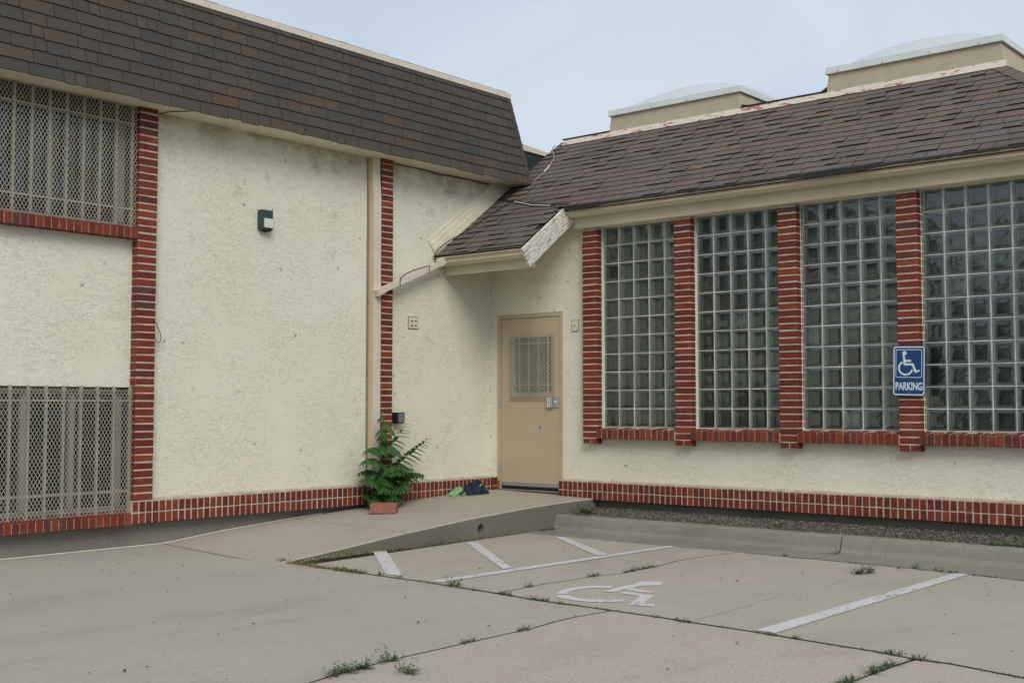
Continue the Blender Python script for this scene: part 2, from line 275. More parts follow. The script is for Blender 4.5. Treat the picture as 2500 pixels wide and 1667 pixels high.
# ------------------------------------------------------------------ object helpers
WL = {}
def link(o, name, loc, parent):
    COL.objects.link(o); L_ = Vector(loc); WL[o.name] = L_
    if parent is not None:
        o.parent = parent; o.location = L_ - WL[parent.name]
    else: o.location = L_ + Vector((0, 0, EYE))
    return o
def empty(name, loc, parent=None):
    o = bpy.data.objects.new(name, None); o.empty_display_size = 0.2; return link(o, name, loc, parent)
def tag(o, label=None, cat=None, group=None, kind=None):
    if label: o['label'] = label
    if cat: o['category'] = cat
    if group: o['group'] = group
    if kind: o['kind'] = kind
    return o
class MB:
    def __init__(s): s.v = []; s.f = []; s.mi = []; s.c = 0
    def face(s, pts, mi=0):
        n = len(s.v); s.v += [tuple(p) for p in pts]; s.f.append(tuple(range(n, n + len(pts)))); s.mi.append(mi)
    def solid(s, vs, fs, mi=0):
        n = len(s.v); s.v += [tuple(p) for p in vs]
        for f in fs: s.f.append(tuple(i + n for i in f)); s.mi.append(mi)
    def box(s, x0, x1, y0, y1, z0, z1, mi=0):
        x0, x1 = sorted((x0, x1)); y0, y1 = sorted((y0, y1)); z0, z1 = sorted((z0, z1))
        s.solid([(x0,y0,z0),(x1,y0,z0),(x1,y1,z0),(x0,y1,z0),(x0,y0,z1),(x1,y0,z1),(x1,y1,z1),(x0,y1,z1)],
                [(0,3,2,1),(4,5,6,7),(0,1,5,4),(1,2,6,5),(2,3,7,6),(3,0,4,7)], mi)
    def prism(s, poly, axis, a, b, mi=0):
        """poly: 2-D points; axis 'x': (y,z), 'y': (x,z), 'z': (x,y); extruded from a to b"""
        def P(p, t): return {'x': (t, p[0], p[1]), 'y': (p[0], t, p[1]), 'z': (p[0], p[1], t)}[axis]
        n = len(poly); vs = [P(p, a) for p in poly] + [P(p, b) for p in poly]
        fs = [(i, (i + 1) % n, n + (i + 1) % n, n + i) for i in range(n)]
        tri = tessellate_polygon([[Vector((p[0], p[1], 0)) for p in poly]])
        fs += [tuple(t) for t in tri] + [tuple(n + i for i in reversed(t)) for t in tri]
        s.solid(vs, fs, mi)
    def bar(s, p, q, w, d, up=Vector((0, 0, 1)), mi=0):
        p = Vector(p); q = Vector(q); t = (q - p).normalized(); a = t.cross(up)
        a = a.normalized() if a.length > 1e-4 else Vector((1, 0, 0)); b = a.cross(t).normalized()
        a = a * w / 2; b = b * d / 2
        s.solid([p-a-b, p+a-b, p+a+b, p-a+b, q-a-b, q+a-b, q+a+b, q-a+b], [(0,1,2,3),(7,6,5,4),(0,4,5,1),(1,5,6,2),(2,6,7,3),(3,7,4,0)], mi)
    def tube(s, pts, r, n=6, mi=0, taper=None):
        pts = [Vector(p) for p in pts]; rings = []
        for i, p in enumerate(pts):
            t = (pts[min(i + 1, len(pts) - 1)] - pts[max(i - 1, 0)]).normalized()
            u = t.cross(Vector((0.13, 0.2, 1))).normalized(); v = t.cross(u)
            rr = r if taper is None else r * (1 - (1 - taper) * i / (len(pts) - 1))
            rings.append([p + (u * math.cos(2 * math.pi * k / n) + v * math.sin(2 * math.pi * k / n)) * rr for k in range(n)])
        vs = [q for rg in rings for q in rg]; fs = []
        for i in range(len(rings) - 1):
            for k in range(n): fs.append((i*n+k, i*n+(k+1) % n, (i+1)*n+(k+1) % n, (i+1)*n+k))
        fs += [tuple(reversed(range(n))), tuple(range((len(rings)-1)*n, len(rings)*n))]
        s.solid(vs, fs, mi)
    def mesh(s, name, mats, org=(0, 0, 0), smooth=False, normals=True):
        me = bpy.data.meshes.new(name); o = org
        me.from_pydata([(v[0]-o[0], v[1]-o[1], v[2]-o[2]) for v in s.v], [], s.f)
        if not isinstance(mats, (list, tuple)): mats = [mats]
        for m in mats: me.materials.append(m)
        if len(mats) > 1: me.polygons.foreach_set('material_index', s.mi)
        me.update()
        if normals:
            bm = bmesh.new(); bm.from_mesh(me); bmesh.ops.recalc_face_normals(bm, faces=bm.faces[:]); bm.to_mesh(me); bm.free()
        if smooth: me.polygons.foreach_set('use_smooth', [True] * len(me.polygons))
        return me
    def build(s, name, mats, parent=None, org=None, smooth=False, normals=True):
        if org is None:
            xs, ys, zs = zip(*s.v); org = ((min(xs)+max(xs))/2, (min(ys)+max(ys))/2, min(zs))
        return link(bpy.data.objects.new(name, s.mesh(name, mats, org, smooth, normals)), name, org, parent)
def bevel(o, w=0.01, seg=2):
    bm = bmesh.new(); bm.from_mesh(o.data); bmesh.ops.remove_doubles(bm, verts=bm.verts[:], dist=1e-5)
    bmesh.ops.bevel(bm, geom=bm.edges[:], offset=w, segments=seg, affect='EDGES', profile=0.6, clamp_overlap=True); bm.to_mesh(o.data); bm.free(); return o
def put(name, mesh, loc, parent, rot=None):
    o = bpy.data.objects.new(name, mesh); link(o, name, loc, parent)
    if rot is not None: o.rotation_euler = rot
    return o
def box_part(name, mat, parent, *b, bev=0):
    m = MB(); m.box(*b); o = m.build(name, mat, parent)
    if bev: bevel(o, bev, 1)
    return o

# brick meshes: front face in the plane y=0 looking to -y, x centred, z from 0 up
def brick_mesh(w, h, d, seed, top_slope=0.0):
    r = random.Random(seed); j = lambda a=0.0012: r.uniform(-a, a); c = 0.004
    vs = []
    for (y, ins) in ((0, c), (c, 0), (d, 0)):
        for (sx, sz) in ((-1, 0), (1, 0), (1, 1), (-1, 1)):
            x = sx * (w / 2 - ins) + j(); z = (ins if sz == 0 else h - ins) + j()
            if sz and top_slope: z += top_slope * (y / d)
            vs.append((x, y + (j(0.0015) if y < d else 0), z))
    fs = [(3, 2, 1, 0)]
    for a in (0, 4): fs += [(a+i, a+(i+1) % 4, a+4+(i+1) % 4, a+4+i) for i in range(4)]
    fs.append((8, 9, 10, 11))
    m = MB(); m.solid(vs, fs); return m.mesh('brick', M['brick'])
def variants(w, h, d, n=4, **k): return [brick_mesh(w, h, d, 100 * i + int(w * 1000), **k) for i in range(n)]
B_pillar = variants(0.198, 0.0550, 0.094); B_half = variants(0.094, 0.0550, 0.108)
B_sold = variants(0.0565, 0.0905, 0.10); B_sill = variants(0.0585, 0.098, 0.165, top_slope=0.022)
B_pillarL = variants(0.19, 0.0550, 0.115)
COURSE = 0.0677
LEFT = (0, 0, math.radians(90))          # facing +x
def jz(a=0.0015): return R.uniform(-a, a)

# ================================================================== SETTING: ground
def bisected(mesh_pts, zf, z_low, mat, name, parent, cuts=()):
    """a slab whose outline is mesh_pts; its top follows zf(x)"""
    bm = bmesh.new(); vs = [bm.verts.new((x, y, 0)) for x, y in mesh_pts]; bm.faces.new(vs)
    bmesh.ops.triangulate(bm, faces=bm.faces[:])
    for cx in cuts: bmesh.ops.bisect_plane(bm, geom=bm.verts[:] + bm.edges[:] + bm.faces[:], plane_co=(cx, 0, 0), plane_no=(1, 0, 0))
    ex = bmesh.ops.extrude_face_region(bm, geom=bm.faces[:]); low = [g for g in ex['geom'] if isinstance(g, bmesh.types.BMVert)]
    lows = set(low)
    for v_ in bm.verts:
        if v_ not in lows: v_.co.z = zf(v_.co.x, v_.co.y)
        else: v_.co.z = z_low
    bmesh.ops.recalc_face_normals(bm, faces=bm.faces[:])
    xs = [p[0] for p in mesh_pts]; ys = [p[1] for p in mesh_pts]; org = Vector(((min(xs)+max(xs))/2, (min(ys)+max(ys))/2, z_low))
    for v_ in bm.verts: v_.co -= org
    for f_ in bm.faces: f_.material_index = 1 if abs(f_.normal.z) < 0.5 else 0  # side faces take the dirt colour, which also paints the shadow in the joints
    me = bpy.data.meshes.new(name); bm.to_mesh(me); bm.free(); me.materials.append(mat); me.materials.append(M['dirt'])
    return link(bpy.data.objects.new(name, me), name, org, parent)
zlot = lambda x, y=0: -1.28 + 0.035 * max(0.0, 1.6 - x)
ground = MB(); ground.face([(-900, -900, -1.345), (900, -900, -1.345), (900, 900, -1.345), (-900, 900, -1.345)])
tag(ground.build('ground', M['dirt'], None, (0, 0, -1.345)), 'bare ground that the whole place stands on', None, None, 'structure')
lot = empty('parking_lot', (4, -5, -1.34)); tag(lot, 'worn tan concrete parking lot cut by weedy joints', None, None, 'structure')
J1a = [(0.02, -4.47), (0.583, -4.487), (1.007, -4.49), (1.305, -4.44), (1.521, -4.33), (1.82, -4.29), (2.346, -4.34), (2.928, -4.35), (3.239, -4.35), (3.706, -4.396), (3.99, -4.42)]
J1b = [(4.318, -4.458), (4.565, -4.472), (4.786, -4.464), (4.975, -4.471)]
J1c = [(5.357, -4.482), (5.62, -4.507), (6.025, -4.532), (6.38, -4.572), (6.77, -4.609), (7.0, -4.66), (7.193, -4.656), (7.571, -4.744), (9.0, -4.9), (13.0, -5.0)]
J2 = [(3.975, -4.41), (3.96, -4.231), (3.95, -3.858), (3.991, -3.385), (4.06, -3.042), (4.04, -2.597), (3.97, -2.128), (4.006, -1.623), (4.06, -1.30)]
J3 = [(1.60, -1.28), (2.586, -1.285), (4.07, -1.29), (4.47, -1.297), (4.874, -1.300), (5.473, -1.328), (6.064, -1.388), (6.556, -1.46), (9, -1.5), (13, -1.5)]
J4 = [(4.975, -4.48), (4.937, -4.807), (4.977, -5.259), (4.979, -5.789), (4.979, -6.18), (4.986, -6.462), (5.02, -6.787), (5.08, -7.1), (5.1, -9), (5.1, -14)]
J5 = [(7.01, -4.70), (6.982, -5.162), (6.969, -5.6), (6.95, -14)]
def jig(pts, seed, step=0.22, a=0.011):
    r = random.Random(seed); outp = []
    for (x0, y0), (x1, y1) in zip(pts, pts[1:]):
        L_ = math.hypot(x1 - x0, y1 - y0); n = max(1, int(min(L_, 5) / step))
        for i in range(n):
            t = i / n; f = 0 if i == 0 else a
            outp.append((x0 + (x1 - x0) * t + r.uniform(-f, f), y0 + (y1 - y0) * t + r.uniform(-f, f)))
    return outp + [pts[-1]]
J1 = jig(J1a + J1b + J1c, 3); J2 = jig(J2, 4); J3 = jig(J3, 5); J4 = jig(J4, 6); J5 = jig(J5, 8)
def off(pts, dx, dy): return [(x + dx, y + dy) for x, y in pts]
g = 0.008
A_ = [p for p in J1 if p[0] <= 4.96]; B_ = [p for p in J1 if 4.99 <= p[0] <= 6.99]; C_ = [p for p in J1 if p[0] >= 7.03]
D_ = [p for p in J1 if 1.57 <= p[0] <= 3.96]; E_ = [p for p in J1 if p[0] >= 4.0]
slab = lambda pts, mat, dz, lab: tag(bisected(pts, lambda x, y: zlot(x) + dz, -1.34, mat, 'slab', lot, (1.6,)), lab)
slab([(0.0, -4.47 - g)] + off(A_[1:], 0, -g) + [(4.968, -4.482)] + off([p for p in J4 if p[1] < -4.6], -g * 1.2, 0) + [(0.0, -14)], M['slab_grey'], -0.004, 'broad grey slab in the left foreground')
slab([(4.985, -4.482)] + off(B_, 0, -g) + [(6.995, -4.665)] + off([p for p in J5 if p[1] < -4.75], -g, 0) + off([p for p in J4 if p[1] < -4.6][::-1], g, 0), M['slab_pink'], -0.004, 'pinkish slab with exposed grit')
slab([(7.02, -4.675)] + off(C_, 0, -g) + [(13.0, -14), (6.95 + g, -14)] + off([p for p in J5 if p[1] < -4.75][::-1][1:], g, 0), M['slab_pink'], -0.004, None)
slab(off(D_, 0, g) + [(3.965, -4.41)] + off([p for p in J2 if p[1] > -4.3], -g, 0) + off([p for p in J3 if p[0] < 4.0][::-1], 0, -g), M['slab_tan'], 0.000, 'slab under the striped access aisle')
slab([(3.985, -4.41)] + off(E_, 0, g) + off([p for p in J3 if p[0] > 4.1][::-1], 0, -g) + off([p for p in J2 if p[1] > -4.3][::-1], g, 0), M['slab_tan'], 0.000, 'slab under the painted wheelchair')
# kerb and gutter pan
kerb = empty('kerb', (4.5, -0.9, -1.34)); tag(kerb, 'grey rolled concrete kerb and gutter in front of the gravel strip', None, None, 'structure')
prof = [(-0.59, -1.34), (-0.59, -1.142), (-0.60, -1.133), (-0.66, -1.130), (-0.715, -1.135), (-0.742, -1.152), (-0.757, -1.19), (-0.772, -1.240), (-0.795, -1.268), (-0.85, -1.279), (-1.275, -1.283), (-1.275, -1.34)]
for a, b in ((1.575, 4.775), (4.79, 13.0)):
    m = MB(); n = int((b - a) / 0.2); r_ = random.Random(int(a * 10)); rows = []
    for i in range(n + 1):
        x = a + (b - a) * i / n; e = r_.uniform(-0.003, 0.003); sh = (x > 5.0) * min(1, (x - 5.0) / 1.5) * -0.10
        rows.append([(x, y + (sh if y == -1.275 else 0) + e, z + (e if z > -1.3 else 0)) for y, z in prof])
    k = len(prof)
    vs = [p for rw in rows for p in rw]; fs = [(i*k+j, i*k+(j+1) % k, (i+1)*k+(j+1) % k, (i+1)*k+j) for i in range(n) for j in range(k)]
    fs += [tuple(range(k)), tuple(reversed(range(n*k, (n+1)*k)))]
    m.solid(vs, fs); o = m.build('kerb_section', M['kerb'], kerb, smooth=False)
# gravel bed
gb = MB(); gb.face([(1.575, -0.60, -1.145), (13, -0.60, -1.145), (13, 0.02, -1.10), (1.575, 0.02, -1.10)])
gb_o = gb.build('gravel_bed', M['dirt'], None); tag(gb_o, 'dark soil under the gravel along the wall', None, None, 'structure')
m = MB(); r_ = random.Random(5)
for i in range(15000):
    x = r_.uniform(1.59, 7.6); y = r_.uniform(-0.585, 0.0); z = -1.145 + 0.045 * (y + 0.6) / 0.6 + r_.uniform(0.0, 0.008); q = r_.uniform(0.004, 0.0105)
    ax, ay, az = q * r_.uniform(0.7, 1.3), q * r_.uniform(0.7, 1.3), q * r_.uniform(0.5, 0.9); t = r_.uniform(0, 3); cs, sn = math.cos(t), math.sin(t)
    P = [(x + cs*ax, y + sn*ax, z), (x - sn*ay, y + cs*ay, z), (x - cs*ax, y - sn*ax, z), (x + sn*ay, y - cs*ay, z), (x, y, z + az)]
    m.solid(P, [(0, 1, 4), (1, 2, 4), (2, 3, 4), (3, 0, 4)])
tag(m.build('gravel', M['pebble'], None, normals=False), 'loose grey gravel between the kerb and the brick wall base', None, None, 'stuff')

# ramp (landing) along the left wall
ramp = empty('ramp', (0.8, -2.2, -1.34)); tag(ramp, 'sloping concrete ramp up to the door along the left wall', None, None, 'structure')
zw = [(0.0, -0.965), (-0.7, -0.985), (-1.34, -1.010), (-2.24, -1.062), (-3.0, -1.108), (-3.82, -1.165), (-4.46, -1.228)]
ze = [(0.0, -1.000), (-0.43, -1.003), (-1.15, -1.025), (-2.10, -1.079), (-2.96, -1.147), (-3.76, -1.222), (-4.25, -1.262), (-4.44, -1.281)]
def itp(tb, y):
    for (y0, z0), (y1, z1) in zip(tb, tb[1:]):
        if y1 <= y <= y0: return z0 + (z1 - z0) * (y - y0) / (y1 - y0)
    return tb[-1][1] if y < tb[-1][0] else tb[0][1]
def zramp(x, y): t = min(1, max(0, x / 1.57)); return itp(zw, y) * (1 - t) + itp(ze, y) * t
def ramp_panel(y0, y1, lab):
    m = MB(); n = 14; kx = 8; rr = random.Random(3)
    ys = [y0 + (y1 - y0) * i / n for i in range(n + 1)]; xs = [0.0 + 1.558 * i / kx for i in range(kx + 1)] + [1.57]
    base = [[(x, y - (0.0 if y > -4.2 else 0), zramp(x, y) - (0.012 if x == 1.57 else 0)) for x in xs] for y in ys]
    for i in range(n):
        for j in range(len(xs) - 1): m.face([base[i][j], base[i][j+1], base[i+1][j+1], base[i+1][j]])
    for yy, i in ((y0, 0), (y1, n)):
        m.face([(xs[0], yy, -1.34)] + [base[i][j] for j in range(len(xs))] + [(xs[-1], yy, -1.34)])
    return m, base, ys
for (a, b) in ((0.0, -2.945), (-2.957, -4.452)):
    m, base, ys = ramp_panel(a, b, None)
    o = m.build('ramp_panel', M['ramp'], ramp); 
    bm = bmesh.new(); bm.from_mesh(o.data); bmesh.ops.remove_doubles(bm, verts=bm.verts[:], dist=1e-5); bmesh.ops.recalc_face_normals(bm, faces=bm.faces[:]); bm.to_mesh(o.data); bm.free()
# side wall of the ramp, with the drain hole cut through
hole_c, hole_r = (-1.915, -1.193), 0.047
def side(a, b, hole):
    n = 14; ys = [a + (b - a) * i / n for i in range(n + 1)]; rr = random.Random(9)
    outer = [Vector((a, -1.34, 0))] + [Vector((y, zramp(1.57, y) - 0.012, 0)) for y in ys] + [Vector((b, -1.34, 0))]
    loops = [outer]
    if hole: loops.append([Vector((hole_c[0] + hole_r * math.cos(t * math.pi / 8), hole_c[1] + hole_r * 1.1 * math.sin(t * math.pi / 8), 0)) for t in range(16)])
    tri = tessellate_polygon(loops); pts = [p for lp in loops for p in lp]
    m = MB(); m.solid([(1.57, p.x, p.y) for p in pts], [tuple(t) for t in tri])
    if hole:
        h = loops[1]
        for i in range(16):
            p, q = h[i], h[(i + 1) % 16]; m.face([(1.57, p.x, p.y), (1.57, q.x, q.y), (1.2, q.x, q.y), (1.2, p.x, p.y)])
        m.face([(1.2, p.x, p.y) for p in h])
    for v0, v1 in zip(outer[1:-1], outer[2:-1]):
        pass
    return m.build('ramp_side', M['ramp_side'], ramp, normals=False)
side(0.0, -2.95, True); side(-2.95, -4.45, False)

# painted markings (children of the lot, sheets 4 mm above the slab)
def paint(name, polys, mat, lab=None, lift=0.004):
    m = MB()
    for pl in polys:
        tri = tessellate_polygon([[Vector((x, y, 0)) for x, y in pl]]); n = len(m.v)
        cy_ = sum(p[1] for p in pl) / len(pl); m.v += [(x, y, zlot(x) + (0.0005 if cy_ > -4.45 else -0.004) + lift) for x, y in pl]
        for t in tri: m.f.append(tuple(i + n for i in t)); m.mi.append(0)
    o = m.build(name, mat, lot, normals=False)
    for p in o.data.polygons:
        if p.normal.z < 0: p.flip()
    if lab: o['label'] = lab
    return o
paint('painted_stripe', [[(1.59, -3.366), (1.62, -3.235), (2.89, -4.27), (2.72, -4.285)]], M['line'], 'left diagonal aisle stripe')
paint('painted_stripe', [[(1.717, -2.299), (1.803, -2.227), (3.225, -3.39), (3.21, -3.48)]], M['line'], 'middle diagonal aisle stripe')
paint('painted_stripe', [[(1.84, -2.2), (1.92, -2.14), (3.10, -3.20), (3.16, -3.30)]], M['ghost'], 'faded older stripe beside the middle one')
paint('painted_stripe', [[(2.053, -1.375), (2.162, -1.334), (3.30, -2.19), (3.265, -2.305)]], M['line'], 'right diagonal aisle stripe')
paint('painted_line', [[(3.233, -4.332), (3.34, -4.31), (3.434, -1.295), (3.345, -1.298)]], M['line'], 'long line closing the aisle')
paint('painted_line', [[(1.60, -4.17), (1.578, -3.30), (1.60, -3.30), (1.625, -4.17)]], M['line_old'], 'thin old line along the foot of the ramp')
paint('painted_line', [[(6.02, -1.41), (6.125, -1.42), (6.142, -4.52), (6.015, -4.505)]], M['line'], 'long bay line at the right')
paint('painted_line', [[(5.88, -2.7), (5.98, -2.7), (6.0, -4.3), (5.88, -4.25)]], M['ghost'], 'ghost of an older bay line')
paint('painted_line', [[(5.99, -4.56), (6.12, -4.57), (6.12, -5.5), (5.97, -5.5)]], M['ghost'], 'ghost of the bay line crossing the joint')
W1 = [(4.41, -3.632), (4.29, -3.716), (4.233, -3.847), (4.222, -3.955), (4.244, -4.062), (4.282, -4.153), (4.301, -4.197), (4.371, -4.147), (4.313, -4.025), (4.302, -3.93), (4.321, -3.841), (4.371, -3.786), (4.437, -3.743)]
W2 = [(4.345, -4.21), (4.372, -4.285), (4.438, -4.317), (4.575, -4.334), (4.679, -4.32), (4.762, -4.279), (4.809, -4.228), (4.848, -4.176), (4.802, -4.066), (4.775, -4.108), (4.719, -4.181), (4.637, -4.225), (4.563, -4.242), (4.499, -4.235), (4.412, -4.185)]
T_ = [(4.498, -3.909), (4.577, -3.862), (4.55, -3.74), (4.554, -3.618), (4.545, -3.509), (4.594, -3.458), (4.634, -3.411), (4.614, -3.317), (4.568, -3.265), (4.508, -3.257), (4.454, -3.294), (4.423, -3.366), (4.466, -3.474), (4.455, -3.563), (4.465, -3.706)]
Ar = [(4.556, -3.64), (4.656, -3.672), (4.778, -3.672), (4.782, -3.738), (4.702, -3.756), (4.557, -3.735)]
Lg = [(4.616, -3.809), (4.678, -3.797), (4.785, -3.827), (4.864, -3.827), (4.956, -4.048), (4.998, -4.134), (5.068, -4.117), (5.117, -4.207), (5.055, -4.218), (4.954, -4.257), (4.806, -3.908), (4.732, -3.892), (4.622, -3.893)]
def crack(pts, w_):
    pts = jig(pts, 9, 0.07, 0.012); m = MB()
    for (x0, y0), (x1, y1) in zip(pts, pts[1:]):
        z = zlot(x0) + 0.0048; q = R.uniform(0.4, 1) * w_; L_ = math.hypot(x1 - x0, y1 - y0) or 1; u_, v_ = -(y1 - y0) / L_ * q, (x1 - x0) / L_ * q; m.face([(x0 - u_, y0 - v_, z), (x1 - u_, y1 - v_, z), (x1 + u_, y1 + v_, z), (x0 + u_, y0 + v_, z)])
    m.build('hairline_crack', M['dirt'] if w_ > 0.008 else M['foundation'], lot, normals=False)
crack([(5.582, -4.45), (5.563, -4.081), (5.565, -3.788), (5.53, -3.508), (5.53, -3.262)], 0.0022); crack([(5.573, -2.607), (5.543, -2.422), (5.508, -2.07)], 0.0018)
crack([(4.09, -1.305), (4.47, -1.312), (4.874, -1.315), (5.473, -1.343), (6.0, -1.395)], 0.012); crack([(6.2, -1.42), (6.556, -1.475), (7.2, -1.5)], 0.009)
paint('painted_wheelchair_symbol', [W1, W2, T_, Ar, Lg], M['line'], 'white stencilled wheelchair symbol', 0.003)

# ================================================================== LEFT BUILDING
lb = empty('stucco_building', (-0.5, -3, -1.28)); tag(lb, 'cream stucco building with dark mansard roof and caged windows at the left', 'building')
m = MB()
m.box(-0.35, 0, -4.75, -1.7, -1.0, 2.68); m.box(-0.35, 0, -1.7, 0.0, -1.0, 2.68); m.box(-0.35, 0, 0.0, 1.2, 1.9, 2.68)
m.box(-0.35, -0.001, -7.2, -4.75, 0.175, 1.50)
m.box(-0.35, 0, -14, -7.2, -1.0, 2.68); m.box(-0.5, -0.35, -14, 0.05, -1.30, 3.66); m.box(-7, -6.9, -14, 0.05, -1.3, 3.66); m.box(-6.9, -0.5, -14, -13.9, -1.3, 3.66); m.box(-6.9, -0.5, -0.05, 0.05, -1.3, 3.66)
bmw = m.build('stucco_wall', M['stucco'], lb)
box_part('foundation', M['foundation'], lb, -0.34, -0.012, -14, 0.0, -1.33, -0.999)
cpts = []
for i in range(60):
    y = -6.6 + 4.0 * i / 59; x = 0.004 + R.uniform(-0.002, 0.004);
    cpts.append((x, y))
CAULK = cpts
# brick pillars
def pillar_left(y0, y1, z0, z1, meshes, lab=None):
    core = MB(); core.box(-0.0, 0.0865, y0 + 0.006, y1 - 0.004, z0, z1 - 0.004); p = core.build('brick_pillar', M['mortar'], lb)
    n = int((z1 - z0) / COURSE + 0.5)
    for i in range(n):
        b = put('brick', meshes[R.randrange(len(meshes))], (0.09 + jz(), (y0 + y1) / 2 + jz(), z0 + 0.005 + i * COURSE + jz(0.001)), p, (0, 0, math.radians(90) + R.uniform(-0.006, 0.006)))
        b.scale = ((y1 - y0) / 0.192, 1, 1)
    if lab: p['label'] = lab
    return p
pA = pillar_left(-4.82, -4.628, -0.822, 2.68, B_pillarL, 'pillar between the caged windows and the wide stucco wall')
pB = pillar_left(-1.866, -1.695, -0.822, 2.68, B_pillarL, 'pillar beside the downspout')
# base course, two rows of upright bricks
def base_row(parent, a, b, face, rot, ztop, rows=2, axis='y'):
    n = int(round((b - a) / COURSE))
    for r_i in range(rows):
        for i in range(n):
            t = a + (i + 0.5) * COURSE; z = ztop - 0.003 - (r_i + 1) * 0.0995 + 0.003
            loc = (face + jz(), t, z + jz()) if axis == 'y' else (t, face + jz(), z + jz())
            put('soldier_brick', B_sold[R.randrange(4)], loc, parent, rot)
m = MB(); m.box(-0.005, 0.0865, -4.835, -0.006, -1.019, -0.822); bc = m.build('brick_base', M['mortar'], lb)
base_row(bc, -4.832, -0.02, 0.09, LEFT, -0.822)
m = MB(); m.prism([(-0.004, -0.822), (0.086, -0.8215), (-0.004, -0.808)], 'y', -4.62, -0.004); m.build('mortar_ledge', M['mortar'], lb)
# window sills (left)
def sill_left(z_bot, z_top, y0, y1, lab):
    m = MB(); m.box(-0.07, 0.098, y0, y1, z_bot + 0.004, z_top - 0.006); s_ = m.build('window_sill', M['mortar'], lb); s_['label'] = lab
    n = int((y1 - y0) / COURSE)
    for i in range(n):
        b = put('sill_brick', B_sill[R.randrange(4)], (0.108 + jz(), y1 - (i + 0.5) * COURSE, z_bot + jz()), s_, LEFT)
    return s_
sill_left(1.487, 1.585, -7.1, -4.83, 'upper window sill'); sill_left(-1.028, -0.93, -7.1, -4.845, 'lower window sill')
m = MB(); m.tube([(x, y, (zramp(0.0, y) if y > -4.46 else zlot(0) - 0.004) + 0.003) for x, y in CAULK], 0.0065, 5); m.build('caulk_line', M['plate'], lb)
# windows behind grilles
def window_left(z0, z1, mull, blind, lab):
    m = MB(); m.box(-0.20, -0.12, -7.2, -4.75, z0, z0 + 0.06); m.box(-0.20, -0.12, -7.2, -4.75, z1 - 0.06, z1)
    w_ = m.build('window', M['white_frame'], lb); w_['label'] = lab
    rb = MB(); rb.box(-0.02, 0.0, -4.83, -4.75, z0, z1); rb.build('window_jamb', M['brick'], lb)
    for (a, b) in mull: box_part('mullion', M['white_frame'], w_, -0.19, -0.11, a, b, z0 + 0.06, z1 - 0.06)
    pn = MB(); pn.face([(-0.15, -7.2, z0 + 0.06), (-0.15, -4.75, z0 + 0.06), (-0.15, -4.75, z1 - 0.06), (-0.15, -7.2, z1 - 0.06)]); pn.build('pane', M['pane'], w_)
    cu = MB(); n = 60
    for i in range(n):
        ya, yb = -7.2 + 2.45 * i / n, -7.2 + 2.45 * (i + 1) / n; xa, xb = -0.30 + 0.02 * math.sin(i * 1.7), -0.30 + 0.02 * math.sin((i + 1) * 1.7)
        cu.face([(xa, ya, z0), (xb, yb, z0), (xb, yb, z1), (xa, ya, z1)])
    cu.build('curtain', M['curtain'], w_)
window_left(-0.93, 0.175, [(-5.765, -5.715), (-5.325, -5.28), (-4.885, -4.83), (-6.6, -6.5)], 0, 'lower window, behind a cage')
window_left(1.585, 2.60, [(-5.565, -5.53), (-4.93, -4.84), (-6.3, -6.2)], 0, 'upper window, behind a cage')  # the pale mullion nearest the jamb stands in for a light reflection
box_part('lintel', M['dark_brick'], lb, -0.25, 0.0, -7.2, -4.75, 2.55, 2.679)
# expanded metal
def expanded(m, o, u, v, nrm, W_, H_, dw=0.0335, dh=0.057, sw=0.0042, sd=0.0015, shape=None):
    o = Vector(o); u = Vector(u); v = Vector(v); nrm = Vector(nrm)
    nc, nr = int(W_ / dw), int(H_ / dh)
    for c in range(nc * 2):
        for r in range(nr * 2):
            a0, a1 = c * dw / 2, (c + 1) * dw / 2; b0, b1 = r * dh / 2, (r + 1) * dh / 2
            if (c + r) % 2: b0, b1 = b1, b0
            j = (0.0, 0.0)
            p = o + u * a0 + v * b0; q = o + u * a1 + v * b1
            if shape: p += nrm * shape(a0, b0); q += nrm * shape(a1, b1)
            t = (q - p).normalized(); s_ = t.cross(nrm).normalized() * sw / 2; n_ = nrm * sd
            m.solid([p - s_, p + s_, q + s_, q - s_, p - s_ - n_, p + s_ - n_, q + s_ - n_, q - s_ - n_], [(0, 1, 2, 3), (0, 3, 7, 4), (1, 5, 6, 2)])
def grille_left(z0, z1, bars, rails, lab):
    g_ = empty('security_grille', (0.05, -5.9, z0), lb); g_['label'] = lab
    for y in bars: box_part('bar', M['grille'], g_, 0.028, 0.052, y - 0.010, y + 0.010, z0 + 0.004, z1 - 0.004)
    for z in rails: box_part('rail', M['grille'], g_, 0.030, 0.050, -7.0, -4.838, z - 0.008, z + 0.008)
    m = MB(); expanded(m, (0.062, -4.825, z0), (0, -1, 0), (0, 0, 1), (1, 0, 0), 2.05, z1 - z0)
    tag(m.build('expanded_metal_mesh', M['mesh'], g_, normals=False), None, None, None, 'stuff')
bars = [-4.845 - 0.156 * i for i in range(14)]
grille_left(-0.928, 0.185, bars, [0.056, -0.731], 'cage over the lower window')
grille_left(1.59, 2.675, [b - 0.02 for b in bars], [2.515, 1.752], 'cage over the upper window')
# soffit and eave
so_ = MB(); so_.box(-0.02, 0.318, -14, 0.385, 2.68, 2.70); so_.build('soffit', M['soffit'], lb)
